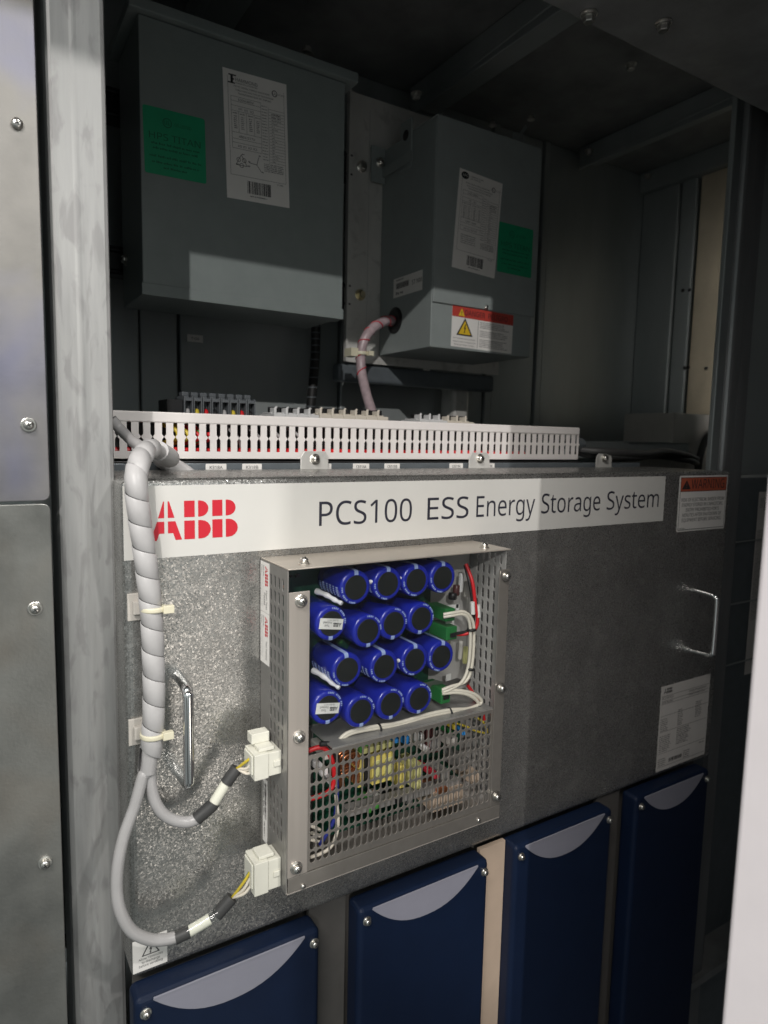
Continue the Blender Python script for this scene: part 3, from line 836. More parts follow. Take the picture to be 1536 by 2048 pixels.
# ------------------------------------------------------------------ wiring duct
YD = .165; ZT, ZB = .0245, -.0298
t = thing('wiring_duct', 'long white slotted wiring duct lying across the top of the panel', 'cable duct', (.5, YD, ZB))
XA, XB = .10, .8695; pit = .01268; sw = .0048
s = MB()
fr = Fr((0, YD, 0))
zl0, zl1 = .0136, -.0200
zm = (zl0 + zl1) / 2 - .0005
k = int((XA - .1914) / pit) - 1; xs = []
while .1914 + k * pit < XB - .004: xs.append(.1914 + k * pit); k += 1
s.prism(fr, [(XA, ZB), (XB, ZB), (XB, zl1), (XA, zl1)], -.0015, 0, 'duct')
for i, x in enumerate(xs):
    xa = x + sw / 2; xb = (xs[i + 1] - sw / 2) if i + 1 < len(xs) else XB
    if xa < XA: continue
    bl = sw * .40 if x < .70 else sw * .5
    # finger with waists and chamfered tips
    s.prism(fr, [(xa, zl1), (xb, zl1), (xb, zm - .003), (xb + bl, zm - .0005), (xb + bl, zm + .0005), (xb, zm + .003), (xb, zl0 - .002), (xb + .0012, zl0), (xa - .0012, zl0), (xa, zl0 - .002), (xa, zm + .003), (xa - bl, zm + .0005), (xa - bl, zm - .0005), (xa, zm - .003)], -.0015, 0, 'duct')
s.box(XA, XB, YD, YD + .05, ZB, ZB + .0015, 'duct'); s.box(XA, XB, YD + .0485, YD + .05, ZB + .0015, zl0, 'duct')
s.build('channel', t)
s = MB(); s.box(XA, XB, YD - .0012, YD + .0512, .0125, ZT, 'duct'); s.build('lid', t, bevel=.0015)
s = MB(); s.box(XA, XB - .01, YD + .004, YD + .046, ZB + .002, ZB + .004, 'black'); s.box(XA, XB - .01, YD + .03, YD + .031, ZB + .004, .012, 'black'); s.build('liner', t)
# wires in the duct
s = MB()
for i in range(3): s.tube([(XA + .03, YD + .008 + .004 * i, -.0195 - .001 * i)] + [(.2 + .07 * j, YD + .007 + .005 * i + .003 * sin(j * 1.7 + i), -.0185 - .0025 * ((j + i) % 3) * .6) for j in range(9)], .0033, 'wire_red', 8, 4)
tag(s.build('red_wire_run', loc=(.3, YD + .01, -.02)), 'run of red wires lying along the bottom of the white duct', 'wires')
for i, (x, m, lab) in enumerate(((.204, 'wire_yellow', 'leftmost yellow wire dropping into the white duct'), (.2165, 'wire_yellow', 'yellow wire beside the green one in the white duct'), (.2299, 'wire_red', 'red wire curling in the white duct under the grey terminals'), (.2330, 'wire_green', 'green wire curling in the white duct under the grey terminals'), (.2425, 'wire_red', 'red and tan wire at the right of the coloured ones in the duct'))):
    s = MB(); s.tube([(x - .012, YD + .02, .010), (x - .004, YD + .012, .009 - .002 * i), (x + .004, YD + .006, .002 - .002 * (i % 3)), (x + .002, YD + .008, -.006), (x - .014, YD + .02, -.012)], .0026, m, 8, 5)
    tag(s.build('control_wire', loc=(x, YD + .01, .005)), lab, 'wire', 'coloured wires inside the duct')
for i in range(4):
    s = MB(); x = .27 + .028 * i; s.tube([(x, YD + .03, .011), (x + .002, YD + .01, .006), (x + .012, YD + .008, -.004), (x + .02, YD + .02, -.018)], .0022, 'cable', 8, 5)
    tag(s.build('grey_wire', loc=(x, YD + .01, .0)), ['first', 'second', 'third', 'last'][i] + ' grey wire inside the white duct right of the coloured ones', 'wire', 'grey wires inside the duct')

# terminals and breakers standing behind the duct
for g in range(2):
    for i in range(4):
        x = .2385 + g * .0475 + i * .0118; z1 = .0495
        t = thing('terminal_block', ['first', 'second', 'third', 'fourth'][i] + ' grey terminal of the ' + ('left' if g == 0 else 'right') + ' row behind the duct', 'terminal', (x, .24, .0), 'grey terminal blocks behind the duct')
        s = MB(); s.box(x - .0055, x - .0040, .232, .275, -.005, z1 - .002, 'terminal'); s.box(x + .0040, x + .0055, .232, .275, -.005, z1 - .002, 'terminal'); s.box(x - .0039, x + .0039, .245, .275, -.005, z1 - .001, 'terminal'); s.box(x - .0039, x + .0039, .232, .2445, z1 - .008, z1 - .004, 'terminal'); s.box(x - .0042, x + .0042, .247, .262, z1 - .001, z1 + .004, 'terminal')
        s.build('housing', t, bevel=.0006)
        s = MB(); m = ['cable', 'wire_yellow', 'wire_red', 'black'][i]; s.tube([(x, .243, z1 - .022), (x, .238, z1 - .020), (x - .001, .232, z1 - .032)], .003, m, 8, 4); s.build('wire', t)
s = MB(); s.box(.2125, .2325, .236, .28, -.005, .043, 'black'); tag(s.build('end_clamp', loc=(.22, .24, 0), bevel=.001), 'black end clamp left of the grey terminal row', 'clamp')
s = MB(); s.box(.2, .72, .282, .30, -.02, .008, 'galv_dark'); tag(s.build('device_rail', loc=(.45, .285, -.02)), 'steel device rail behind the duct carrying terminals and breakers', 'rail')
def breakers(x0, n, wd, m, desc, z1):
    for i in range(n):
        x = x0 + i * wd
        t = thing('circuit_breaker', desc % ['first', 'second', 'third', 'fourth', 'fifth', 'sixth'][i], 'breaker', (x + wd / 2, .24, 0), 'miniature circuit breakers behind the duct')
        s = MB(); s.box(x + .0002, x + wd - .0002, .226, .28, -.01, z1 - .006, m); s.box(x + .0006, x + wd - .0006, .238, .27, z1 - .006, z1 - .004, m); s.box(x + .002, x + .0055, .230, .246, z1 - .0062, z1 + .002, m); s.build('housing', t, bevel=.0008)
        s = MB(); s.box(x + .003, x + wd - .001, .243, .257, z1 - .004, z1 + .0035, 'black'); s.build('toggle', t, bevel=.001)
        s = MB(); s.tube([(x + .003, .238, z1 - .004), (x + .0055, .234, z1 + .002), (x + .008, .236, z1 + .003)], .0016, m, 6, 4); s.build('lever', t)
breakers(.3505, 4, .0168, 'breaker', '%s light grey breaker of the row left of the beige ones', .036)
breakers(.4185, 6, .0188, 'breaker_beige', '%s beige breaker of the middle row behind the duct', .0375)
breakers(.5885, 3, .0175, 'breaker', '%s light grey breaker of the short right row', .0355)
breakers(.6415, 3, .0175, 'breaker_beige', '%s beige breaker at the end of the short right row', .0345)

# label rail under the duct
t = thing('label_rail', 'grey steel rail with small white device tags under the duct', 'rail', (.5, .157, -.045))
s = MB(); s.box(.10, 1.02, .157, .163, -.05, -.0335, 'rail'); s.box(.10, .88, .1625, .215, -.034, -.0312, 'black'); s.build('rail', t, bevel=.001)
for px, txt in ((432, 'K318A'), (504, 'K318B'), (722, 'CB318A'), (784, 'CB318B'), (645, 'F318'), (912, 'CB319A'), (976, 'CB319B')):
    q = at(px, 933, .157); fr = Fr((q.x - .0125, .157, -.0425))
    plate('device_tag', t, fr, .025, .0085, 'label', r=.001)
    s = MB(); s.text(fr, txt, .0125, .0024, .0036, 'ink', d=TD, align='c', wd=.0155, bold=.01); s.build('lettering', t)

# ------------------------------------------------------------------ storage system panel
PX0, PX1, PZ0, PZ1 = .1135, 1.0445, -.5212, -.0405
t = thing('storage_panel', 'wide speckled galvanised panel with white name strip, handles and warning signs', 'panel', (.58, 0, PZ0))
s = MB(); s.box(PX0, PX1, 0, .156, PZ0, PZ1, 'galv_panel'); s.build('cover', t, bevel=.007, segs=4)
for px, py in ((627, 918), (956, 917), (1205, 916)):
    q = at(px, py, .152); s = MB()
    fr = Fr((q.x, .150, PZ1 - .006)); hw = .0195
    s.prism(fr, [(-hw, 0), (hw, 0), (hw, .0215), (hw - .005, .0285), (-hw + .005, .0285), (-hw, .0215)], 0, .002, 'galv_plate')
    o = s.build('mounting_tab', t, bevel=.0008)
    screw(o, (q.x, .148, q.z), .0048, True)
fr = Fr((0, 0, 0))
frs = Fr((.1145, 0, -.1132)); W = .7595; H = .0665
plate('name_strip', t, frs, W, H, 'vinyl', th=.0004)
s = MB(); logo(s, fr, .1372, -.0972, .0360, 'red', wd=.0822, d=TD)
s.build('logo', t)
s = MB(); I = 'ink_slate'
s.text(fr, 'PCS100', .3066, -.0917, .0252, I, wd=.1160, d=TD, bold=.004); s.text(fr, 'ESS', .4440, -.0917, .0252, I, wd=.0600, d=TD, bold=.004)
s.text(fr, 'Energy', .5160, -.0917, .0252, I, wd=.0960, d=TD, bold=.004); s.text(fr, 'Storage', .6235, -.0917, .0252, I, wd=.1110, d=TD, bold=.004); s.text(fr, 'System', .7480, -.0917, .0252, I, wd=.1130, d=TD, bold=.004)
s.build('lettering', t)
# warning sign
fw_ = Fr((.9085, 0, -.1322)); W = .124; H = .0855
plate('warning_sign', t, fw_, W, H, 'label', r=.002)
s = MB(); e = .0025
for a, b, c, d in ((e, W - e, e, e + .0008), (e, W - e, H - e - .0008, H - e), (e, e + .0008, e, H - e), (W - e - .0008, W - e, e, H - e)): s.rect(fw_, a, b, c, d, TD, 'ink')
s.rect(fw_, e + .0008, W - e - .0008, .062, H - e - .0008, TD, 'orange_sign'); s.rect(fw_, e, W - e, .0612, .062, TD, 'ink')
tri(s, fw_, .0165, .065, .022, .014, 'ink', TD + .0003); s.rect(fw_, .0160, .0170, .070, .075, TD + .0006, 'orange_sign'); s.rect(fw_, .0160, .0170, .0668, .0682, TD + .0006, 'orange_sign')
s.text(fw_, 'WARNING', .0285, .0655, .0145, 'ink', wd=.086, d=TD + .0003, bold=.012)
for k, tx in enumerate(('RISK OF ELECTRICAL SHOCK FROM', 'ENERGY STORED IN CAPACITORS.', 'ENTRY PROHIBITED FOR 5', 'MINUTES AFTER SHUTDOWN OF', 'EQUIPMENT BEFORE SERVICING.')):
    s.text(fw_, tx, W / 2, .0462 - .0078 * k, .0052, 'ink', wd=(.110, .106, .085, .100, .102)[k], d=TD, align='c', bold=.008)
lines(s, fw_, .006, .022, .0045, .0014, 'ink_grey', 2, d=TD)
s.build('lettering', t)
# rating plate
fp = Fr((.8990, 0, -.5128)); W = .1275; H = .1390
plate('rating_plate', t, fp, W, H, 'label_warm')
s = MB(); I = 'ink'; G = 'ink_grey'
logo(s, fp, .006, .1265, .0085, I, wd=.021, d=TD)
for y in (.1225, .1145, .1095, .090, .0640, .0285, .0060): s.rect(fp, .002, W - .003, y, y + .0005, TD, G)
s.text(fp, 'Energy Storage System', .072, .1178, .0034, I, d=TD, wd=.046); s.text(fp, 'Power Converter Rack', .072, .1122, .0034, I, d=TD, wd=.042)
s.text(fp, 'PCS100 ESS', .003, .1173, .0042, I, d=TD, wd=.028); s.text(fp, 'Serial Number', .003, .1108, .0036, I, d=TD, wd=.028)
for x, y, n, L_ in ((.003, .084, 7, .020), (.046, .092, 9, .014), (.092, .0965, 9, .018), (.003, .056, 9, .030), (.046, .0605, 9, .036)):
    for k in range(n): lines(s, fp, x, x + L_ * random.uniform(.7, 1), y - .0031 * k, .0019, G, int(x * 1e4) + k, fill=1, d=TD)
barcode(s, fp, .030, .064, .0105, .0165, I, 5, d=TD)
for k in range(4): lines(s, fp, .003, .024, .0185 - .0035 * k, .002, G, 500 + k, d=TD); lines(s, fp, .068, .085, .0185 - .0035 * k, .002, G, 520 + k, d=TD)
lines(s, fp, .108, .123, .0235, .002, G, 77, d=TD)
s.build('plate_lettering', t)
# discharge label
fd = Fr((.1145, 0, -.5142)); W = .0322; H = .0330
plate('discharge_label', t, fd, W, H, 'label')
s = MB(); cx = W / 2 + .0005
tri(s, fd, cx, .0150, .0170, .0150, 'ink', TD); tri(s, fd, cx, .0161, .0136, .0117, 'label', TD + .0002); bolt_mark(s, fd, cx, .0163, .0085, 'ink', TD + .0004)
for k, tx in enumerate(('Allow 15minutes', 'to discharge', 'before servicing')): s.text(fd, tx, cx, .0112 - .0035 * k, .0024, 'ink_grey', wd=(.0225, .0170, .0220)[k], d=TD, align='c', bold=.01)
s.build('discharge_lettering', t)
# handles
s = MB(); s.tube([(.1605, .001, -.2265), (.1605, -.026, -.2290), (.1605, -.0325, -.2335), (.1605, -.0345, -.2400), (.1605, -.0345, -.3110), (.1605, -.0325, -.3175), (.1605, -.026, -.3215), (.1605, .001, -.3235)], .0048, 'chrome', 16, 6)
s.build('handle', t)
s = MB(); s.tube([(.9725, .001, -.2290), (.9725, -.026, -.2310), (.9725, -.0325, -.2350), (.9725, -.0345, -.2410), (.9725, -.0345, -.3160), (.9725, -.0325, -.3220), (.9725, -.026, -.3255), (.9725, .001, -.3275)], .0040, 'chrome', 16, 6)
s.build('handle', t)
# cable anchor pads
for px, py in ((277, 1212), (279, 1460)):
    q = at(px, py, 0); s = MB(); s.box(q.x - .010, q.x + .012, -.003, -.0001, q.z - .0125, q.z + .0125, 'box_white'); s.box(q.x - .006, q.x + .008, -.008, -.003, q.z - .006, q.z + .006, 'box_white'); s.build('cable_anchor', t, bevel=.0006)

# ------------------------------------------------------------------ capacitor power supply in its open case
BX0, BX1, BZ0, BZ1, BYF = .2434, .5117, -.4380, -.1197, -.068
t = thing('power_supply', 'open steel power supply case full of blue capacitors behind clear plastic', 'power supply', (.378, -.0012, BZ0))
s = MB(); s.box(BX0 + .002, BX1 - .002, -.0035, -.0012, BZ0 + .001, BZ1 - .002, 'steel_side'); s.build('back_plate', t)
s = MB(); s.box(BX0 - .0006, BX1 + .0004, BYF - .0004, -.0012, BZ1 - .0015, BZ1, 'stainless_h'); s.build('top_cover', t, bevel=.0006)
s = MB(); s.box(BX0, BX1, BYF, -.0012, BZ0, BZ0 + .0013, 'stainless'); s.box(BX0 + .001, BX1, BYF, BYF + .0012, BZ0 + .0014, -.4215, 'guard'); s.build('bottom_tray', t, bevel=.0005)
s = MB(); f2 = FS(BX0, 0, 0)
s2 = slotted(s, f2, (.0012, .0665), (-.335, BZ1 - .0016), (.0225, .0610), (-.318, -.130), 4, 13, .0042, .0120, 'steel_side')
slotted(s, f2, (.0012, .0665), (BZ0, -.335), (.0225, .0590), (-.392, -.335), 4, 4, .0042, .0115, 'steel_side')
s.build('side_panel', t, solid=.0012)
s = MB(); f3 = Fr((BX1 - .0028, 0, 0), (0, -1, 0), (0, 0, 1))
slotted(s, f3, (.0012, .0640), (BZ0, BZ1 - .0016), (.012, .0610), (-.420, -.126), 5, 20, .0046, .0120, 'inner_steel'); s.build('side_panel', t, solid=.0012)
s = MB(); s.box(BX0 + .0004, .2648, BYF, BYF + .0014, -.4212, -.1418, 'stainless'); s.build('front_flange', t, bevel=.0004)
s = MB(); s.box(.4972, BX1, BYF + .0006, BYF + .0018, -.4214, -.1425, 'guard'); s.build('front_flange', t, bevel=.0004)
for px, py in ((602, 1202), (598, 1474), (592, 1735)): screw(t, at(px, py, BYF), .0043, True)
for px, py in ((1012, 1152), (1002, 1376), (992, 1592)): screw(t, at(px, py, BYF - .001) , .0040, True)
for px, py in ((606, 1772), (957, 1640)): screw(t, at(px, py, BYF), .0026, False)
screw(t, (.2670, -.050, BZ1), .0042, True, (0, 0, 1)); screw(t, (.4885, -.050, BZ1), .0042, True, (0, 0, 1))
s = MB(); s.box(.2445, .5085, BYF + .0020, BYF + .0030, -.3045, BZ1 - .0018, 'acrylic'); s.build('clear_window', t)
# guard
s = MB(); fg = Fr((0, BYF + .0022, 0))
slotted(s, fg, (.2650, .4970), (-.4216, -.3035), (.2672, .4955), (-.4150, -.3065), 31, 8, .0060, .0121, 'guard'); s.mi('stainless'); o = s.build('mesh_guard', t, solid=.0009); o.modifiers['thickness'].material_offset_rim = 1  # brighter rim material paints a highlight along the slot edges
s = MB(); s.box(.292, .4965, BYF + .0024, -.010, -.3034, -.3020, 'foil'); s.build('guard_shelf', t)
# side labels, read from top to bottom
fl = Fr((BX0 - .0006, -.0012, -.1225), (0, 0, -1), (0, -1, 0))
for k, (a, b) in enumerate(((0, .0500), (.0505, .1020))):
    f_ = Fr(fl.p(a, .0005), (0, 0, -1), (0, -1, 0)); f_.n = Vector((-1, 0, 0))
    W = b - a; H = .0225
    plate('test_label', t, f_, W, H, 'label')
    s = MB(); logo(s, f_, .0035, .0125, .0070, 'red', wd=.0200, d=TD)
    s.text(f_, 'Flash Test' if k == 0 else 'Test Passed', .0275, .0145, .0034, 'ink', wd=.0190, d=TD)
    if k == 0: s.text(f_, 'Passed', .0305, .0095, .0034, 'ink', wd=.0120, d=TD)
    s.text(f_, 'Name:', .0035, .0075, .0026, 'ink_grey', d=TD); s.text(f_, 'Date:', .0035, .0028, .0026, 'ink_grey', d=TD)
    s.rect(f_, .012, .046, .0068, .0071, TD, 'ink_grey'); s.rect(f_, .012, .046, .0022, .0025, TD, 'ink_grey')
    s.build('test_lettering', t)
f_ = Fr((BX0 - .0006, -.0085, -.3445), (0, 0, -1), (0, -1, 0)); f_.n = Vector((-1, 0, 0))
plate('serial_label', t, f_, .068, .0115, 'label')
s = MB(); barcode(s, f_, .004, .042, .0055, .0100, 'ink', 8, d=TD); lines(s, f_, .004, .045, .0018, .0024, 'ink_grey', 6, d=TD); lines(s, f_, .046, .064, .004, .002, 'ink_grey', 16, d=TD); s.build('serial_lettering', t)
# board and capacitors
s = MB(); s.box(.2475, .447, -.0075, -.0055, -.302, -.1235, 'pcb')
for i in range(60):
    x = random.uniform(.25, .445); z = random.uniform(-.30, -.126); a = random.uniform(.001, .003); s.box(x - a, x + a, -.0075 - random.uniform(.001, .004), -.0074, z - a * .7, z + a * .7, random.choice(['black', 'wire_green', 'comp_white', 'black', 'copper']))
s.build('circuit_board', t)
rows = [([.3188, .3560, .3909, .4252], [-.1463] * 4, 1), ([.2923, .3335, .3643, .3986], [-.1790, -.1922, -.1885, -.1876], -1),
        ([.3107, .3539, .3917, .4265], [-.2285, -.2323, -.2315, -.2332], 1), ([.2896, .3270, .3629, .3989], [-.2632, -.2745, -.2740, -.2750], -1)]
def cap_parts(parent, c, up, mesh):
    r = .0172; y1 = -.0585
    if mesh is None:
        prof = [(r * .97, 0), (r, .0008), (r, .0475), (r * .985, .0493), (r * .93, .0505), (r * .80, .0509), (r * .72, .0507)]
        a = MB(); o = (c.x, -.0078, c.z); a.lathe(o, (0, -1, 0), prof, 'cap_blue', 36)
        A = a.build('capacitor', parent, loc=c)
        b = MB(); b.lathe(o, (0, -1, 0), [(r * .715, .0500), (r * .715, .0509), (r * .69, .0511), (.0001, .0511)], 'cap_black', 36, False); B = b.build('bung', A, loc=c)
        g = MB(); h = .0022
        n = len(prof)
        for sgn in (1,):
            pts = []
            for rr, hh in prof[1:]:
                k = (rr + .00025)
                pts.append([(c.x + x, -.0078 - hh - (.0002 if rr < r * .95 else 0), c.z + sgn * math.sqrt(max(0, k * k - x * x))) for x in (-h, 0, h)])
            for i in range(len(pts) - 1):
                q = pts[i] + pts[i + 1]; g.add(q, [(0, 1, 4, 3), (1, 2, 5, 4)], 'cap_pale')
        G = g.build('polarity_stripe', A, loc=c)
        p = MB()
        rr2 = random.Random(4)
        # printed marks: a ring of small glyphs on the rim and rows of print along the sleeve
        for i in range(13):
            if i in (3, 8): continue
            an = radians(178 + i * 7.5); k = r * .885; u = Vector((-sin(an), 0, cos(an))); v = Vector((cos(an), 0, sin(an)))
            ctr = Vector((c.x, -.0078 - .05085, c.z)) + k * v
            p.obox(ctr, u * (.0006 if i % 3 else .0004), v * .0009, (0, .00012, 0), 'cap_pale')
        for j, hh in enumerate((.043, .036, .029, .022, .014, .007)):
            for i in range(5):
                an = radians(182 + i * 7); v = Vector((cos(an), 0, sin(an))); u = Vector((-sin(an), 0, cos(an)))
                p.obox(Vector((c.x, -.0078 - hh, c.z)) + (r + .0001) * v, u * .0007, Vector((0, .0011 if j % 2 else .0018, 0)), v * .00012, 'cap_pale')
        Pm = p.build('print', A, loc=c)
        return [A, B, G, Pm]
    out = []
    for i, src in enumerate(mesh):
        o = src.copy(); COL.objects.link(o)
        if i == 0:
            o.parent = parent; o.location = c - WORLD[parent]; WORLD[o] = c
            if up < 0: o.rotation_euler = (0, pi, 0)
        else:
            o.parent = out[0]; o.location = (0, 0, 0)
        out.append(o)
    return out
proto = None
for xs_, zs_, up in rows:
    for i, (x, z) in enumerate(zip(xs_, zs_)):
        c = Vector((x, -.0078, z))
        got = cap_parts(t, c, up, proto)
        if proto is None: proto = got
        rr = random.uniform(-.12, .12); got[0].rotation_euler.y += rr
        if i == 0 and up < 0:
            fq = Fr((x + .0135, -.0590, z - .0015), (-1, 0, 0), (0, 0, -1), rot=-.16)
            fq.n = Vector((0, -1, 0)); fq.o = Vector((x + .0130, -.0590, z + .0030))
            o = plate('capacitor_label', t, fq, .0255, .0105, 'label')
            s = MB(); logo(s, fq, .002, .0038, .0040, 'ink', wd=.0088, d=TD); s.text(fq, 'Test', .0145, .0060, .0021, 'ink', d=TD); s.text(fq, 'Passed', .0125, .0030, .0021, 'ink', d=TD); s.text(fq, 'By MS 10/11', .006, .0008, .0015, 'ink_grey', d=TD)
            s.build('capacitor_lettering', t)
# sealant beads between the capacitors
s = MB()
for (a, b, r) in ((at(632, 1182, -.030), at(684, 1207, -.057), .0030), (at(625, 1340, -.028), at(679, 1376, -.057), .0030)):
    s.tube([a, a.lerp(b, .4) + Vector((0, 0, .001)), a.lerp(b, .75), b], lambda k, r=r: r * (1 - .35 * k) + .0004 * sin(k * 22), 'glue', 10, 5)
for px, py in ((740, 1164), (801, 1157), (859, 1150), (738, 1330), (797, 1321), (855, 1312), (750, 1412)): s.lathe(at(px, py, -.052), (0, -1, .3), [(.0022, 0), (.0024, .002), (.0015, .004), (.0002, .005)], 'glue', 10)
s.build('sealant', t)
# right hand bay
s = MB(); s.box(.4475, .503, -.0065, -.004, -.300, -.124, 'inner_steel'); s.build('bay_plate', t)
s = MB()
q = at(888, 1224, -.035); s.box(q.x - .006, q.x + .007, -.046, -.012, q.z - .008, q.z + .006, 'green_plastic')
q2 = at(893, 1262, -.035); s.box(q2.x - .007, q2.x + .008, -.044, -.012, q2.z - .008, q2.z + .007, 'green_plastic')
q3 = at(879, 1385, -.035); s.box(q3.x - .006, q3.x + .007, -.046, -.012, q3.z - .009, q3.z + .008, 'green_plastic')
s.build('terminal', t, bevel=.0008)
s = MB()
for a in (q, q2, q3): s.box(a.x - .003, a.x + .005, -.0464, -.0458, a.z - .0045, a.z + .0005, 'black')
s.build('terminal_opening', t)
s = MB()
for px, py, w_, h_, m in ((905, 1213, .008, .0022, 'label'), (914, 1220, .0022, .007, 'label'), (899, 1247, .006, .003, 'label'), (896, 1355, .0035, .0045, 'label')): q = at(px, py, -.030); s.box(q.x - w_, q.x + w_, -.031, -.030, q.z - h_, q.z + h_, m)
s.build('marker_card', t)
s = MB()
for px, py, r, h, m in ((921, 1165, .0030, .022, 'comp_white'), (933, 1178, .0035, .018, 'box_white'), (912, 1180, .004, .012, 'comp_brown'), (920, 1300, .0028, .022, 'box_white'), (930, 1310, .003, .020, 'yellow_pale'), (905, 1192, .005, .008, 'black')):
    q = at(px, py, -.024); s.lathe((q.x, q.y, q.z - h / 2), (.05, 0, 1), [(r * .8, 0), (r, .001), (r, h - .001), (r * .8, h)], m, 14)
s.build('relay', t)
# wiring loops
def wire(name, pts, r, m, parent=t, seg=10):
    s = MB(); s.tube(pts, r, m, seg, 6); return s.build(name, parent)
for dx, dy in ((0, 0), (7, -5)):
    wire('white_wire', [at(887, 1234 + dy, -.046), at(905, 1231 + dy, -.051), at(926 + dx * .4, 1229 + dy, -.052), at(938 + dx, 1242, -.052), at(941 + dx, 1275, -.052), at(937 + dx, 1330, -.052), at(925 + dx, 1362, -.052), at(902, 1378 + dy, -.050), at(884, 1385 + dy, -.046)], .0019, 'wire_white')
for dx, dy in ((0, 0), (6, -4)):
    wire('white_wire', [at(884, 1387 + dy, -.046), at(915, 1385 + dy, -.051), at(942 + dx, 1392 + dy, -.053), at(957 + dx, 1408 + dy, -.053), at(938, 1421 + dy, -.053), at(900, 1424 + dy, -.053), at(850, 1434 + dy, -.052), at(800, 1449 + dy, -.052), at(750, 1457 + dy, -.052), at(708, 1465 + dy, -.051), at(684, 1478 + dy, -.050), at(669, 1502 + dy, -.049)], .0021, 'wire_white')
wire('red_wire', [at(932, 1128, -.040), at(945, 1165, -.050), at(951, 1210, -.052), at(955, 1238, -.052), at(950, 1258, -.051), at(930, 1268, -.046), at(902, 1268, -.040)], .0021, 'wire_red')
wire('black_wire', [at(930, 1130, -.038), at(939, 1165, -.047), at(945, 1205, -.049), at(947, 1240, -.049), at(935, 1262, -.046), at(905, 1268, -.043)], .0020, 'wire_black')
wire('red_wire', [at(935, 1370, -.030), at(950, 1392, -.035), at(962, 1410, -.042), at(968, 1440, -.045)], .0021, 'wire_red')
s = MB()
for px, py in ((945, 1216), (956, 1222)): a = at(px, py - 12, -.0525); b = at(px + 1, py + 12, -.0525); s.tube([a, b], .0026, 'label', 10, 0)
s.build('wire_marker', t)
s = MB()
for px, py, ax in ((943, 1259, (0, 0, 1)), (941, 1338, (.2, 0, 1)), (758, 1456, (1, 0, .1)), (899, 1424, (1, 0, .1)), (958, 1412, (.3, 0, 1))): q = at(px, py, -.052); ax = Vector(ax).normalized(); s.lathe(q - ax * .0012, ax, [(.0048, 0), (.0052, .0004), (.0052, .002), (.0048, .0024)], 'wire_black', 14)
s.build('cable_tie', t)
# lower electronics behind the guard
s = MB(); s.box(.300, .500, -.0075, -.0055, -.418, -.306, 'pcb'); s.box(.30, .43, -.030, -.0076, -.4175, -.4155, 'pcb'); s.build('supply_board', t)
s = MB(); q = at(758, 1528, -.038); s.box(q.x - .014, q.x + .013, -.048, -.012, q.z - .016, q.z + .015, 'yellow_tape'); s.box(q.x - .0125, q.x - .0035, -.0486, -.012, q.z - .012, q.z + .0105, 'yellow_pale'); s.box(q.x + .001, q.x + .0115, -.0486, -.012, q.z - .012, q.z + .0105, 'yellow_pale'); s.box(q.x - .030, q.x + .016, -.040, -.012, q.z + .0165, q.z + .0225, 'yellow_pale'); s.box(q.x - .028, q.x - .021, -.042, -.012, q.z - .018, q.z + .015, 'yellow_tape'); s.box(q.x - .0205, q.x - .0145, -.044, -.012, q.z - .018, q.z + .016, 'black')
s.build('transformer_core', t, bevel=.0006)
s = MB()
q = at(692, 1535, -.034)
for j, dz in enumerate((.011, -.009)):
    for i in range(6):
        yy = -.044 + i * .005; s.tube([(q.x - .008, yy, q.z + dz - .008), (q.x - .009, yy, q.z + dz + .005), (q.x + .002, yy, q.z + dz + .009), (q.x + .009, yy, q.z + dz + .004), (q.x + .008, yy, q.z + dz - .008)], .0021, 'copper', 8, 4)
s.build('copper_coil', t)
s = MB(); q = at(832, 1545, -.040); s.box(q.x - .005, q.x + .005, -.046, -.014, q.z - .017, q.z + .012, 'yellow_pale'); q = at(800, 1545, -.035); s.box(q.x - .003, q.x + .003, -.040, -.012, q.z - .016, q.z + .010, 'yellow_tape'); s.build('relay', t, bevel=.001)
s = MB()
for px, py, r, h, m in ((712, 1490, .004, .006, 'wire_green'), (722, 1478, .0035, .005, 'wire_green'), (728, 1612, .004, .004, 'wire_green'), (740, 1600, .004, .004, 'wire_green'), (780, 1470, .006, .004, 'comp_blue'), (805, 1475, .005, .008, 'comp_blue'), (850, 1462, .008, .010, 'comp_brown'), (865, 1488, .009, .011, 'comp_brown'), (836, 1475, .004, .012, 'comp_white'), (840, 1490, .0035, .006, 'comp_white'), (890, 1458, .004, .004, 'green_plastic'), (902, 1450, .003, .005, 'wire_yellow'), (911, 1455, .004, .005, 'comp_blue'), (857, 1540, .006, .005, 'conduit_red'), (870, 1570, .012, .005, 'copper'), (900, 1480, .010, .008, 'box_white'), (915, 1520, .010, .012, 'steel_side'), (935, 1545, .011, .010, 'beige'), (880, 1545, .009, .012, 'foil'), (760, 1600, .006, .006, 'comp_white'), (785, 1590, .007, .006, 'black'), (810, 1595, .006, .006, 'foil'), (640, 1535, .006, .006, 'comp_white'), (655, 1555, .005, .005, 'comp_white'), (645, 1500, .007, .008, 'box_white')):
    q = at(px, py, -.035); s = MB(); s.box(q.x - r * .6, q.x + r * .6, -.042 - random.uniform(0, .01), -.014, q.z - h * .6, q.z + h * .6, m); s.build('component', t, bevel=.0012)
s = MB(); q = at(866, 1490, -.045); s.lathe((q.x, -.020, q.z), (0, -1, 0), [(.0085, 0), (.0085, .026), (.0078, .0275), (.0001, .0275)], 'comp_brown', 20); q = at(870, 1489, -.047); s.lathe((q.x, -.0471, q.z), (0, -1, 0), [(.0075, 0), (.0075, .0006), (.0001, .0006)], 'foil', 20, False); s.build('smoothing_capacitor', t)
s = MB()
a = at(690, 1622, -.04); b = at(915, 1560, -.04); s.obox((a + b) / 2, (b - a) / 2, (0, .006, 0), (0, 0, .004), 'foil'); s.build('heat_sink', t)
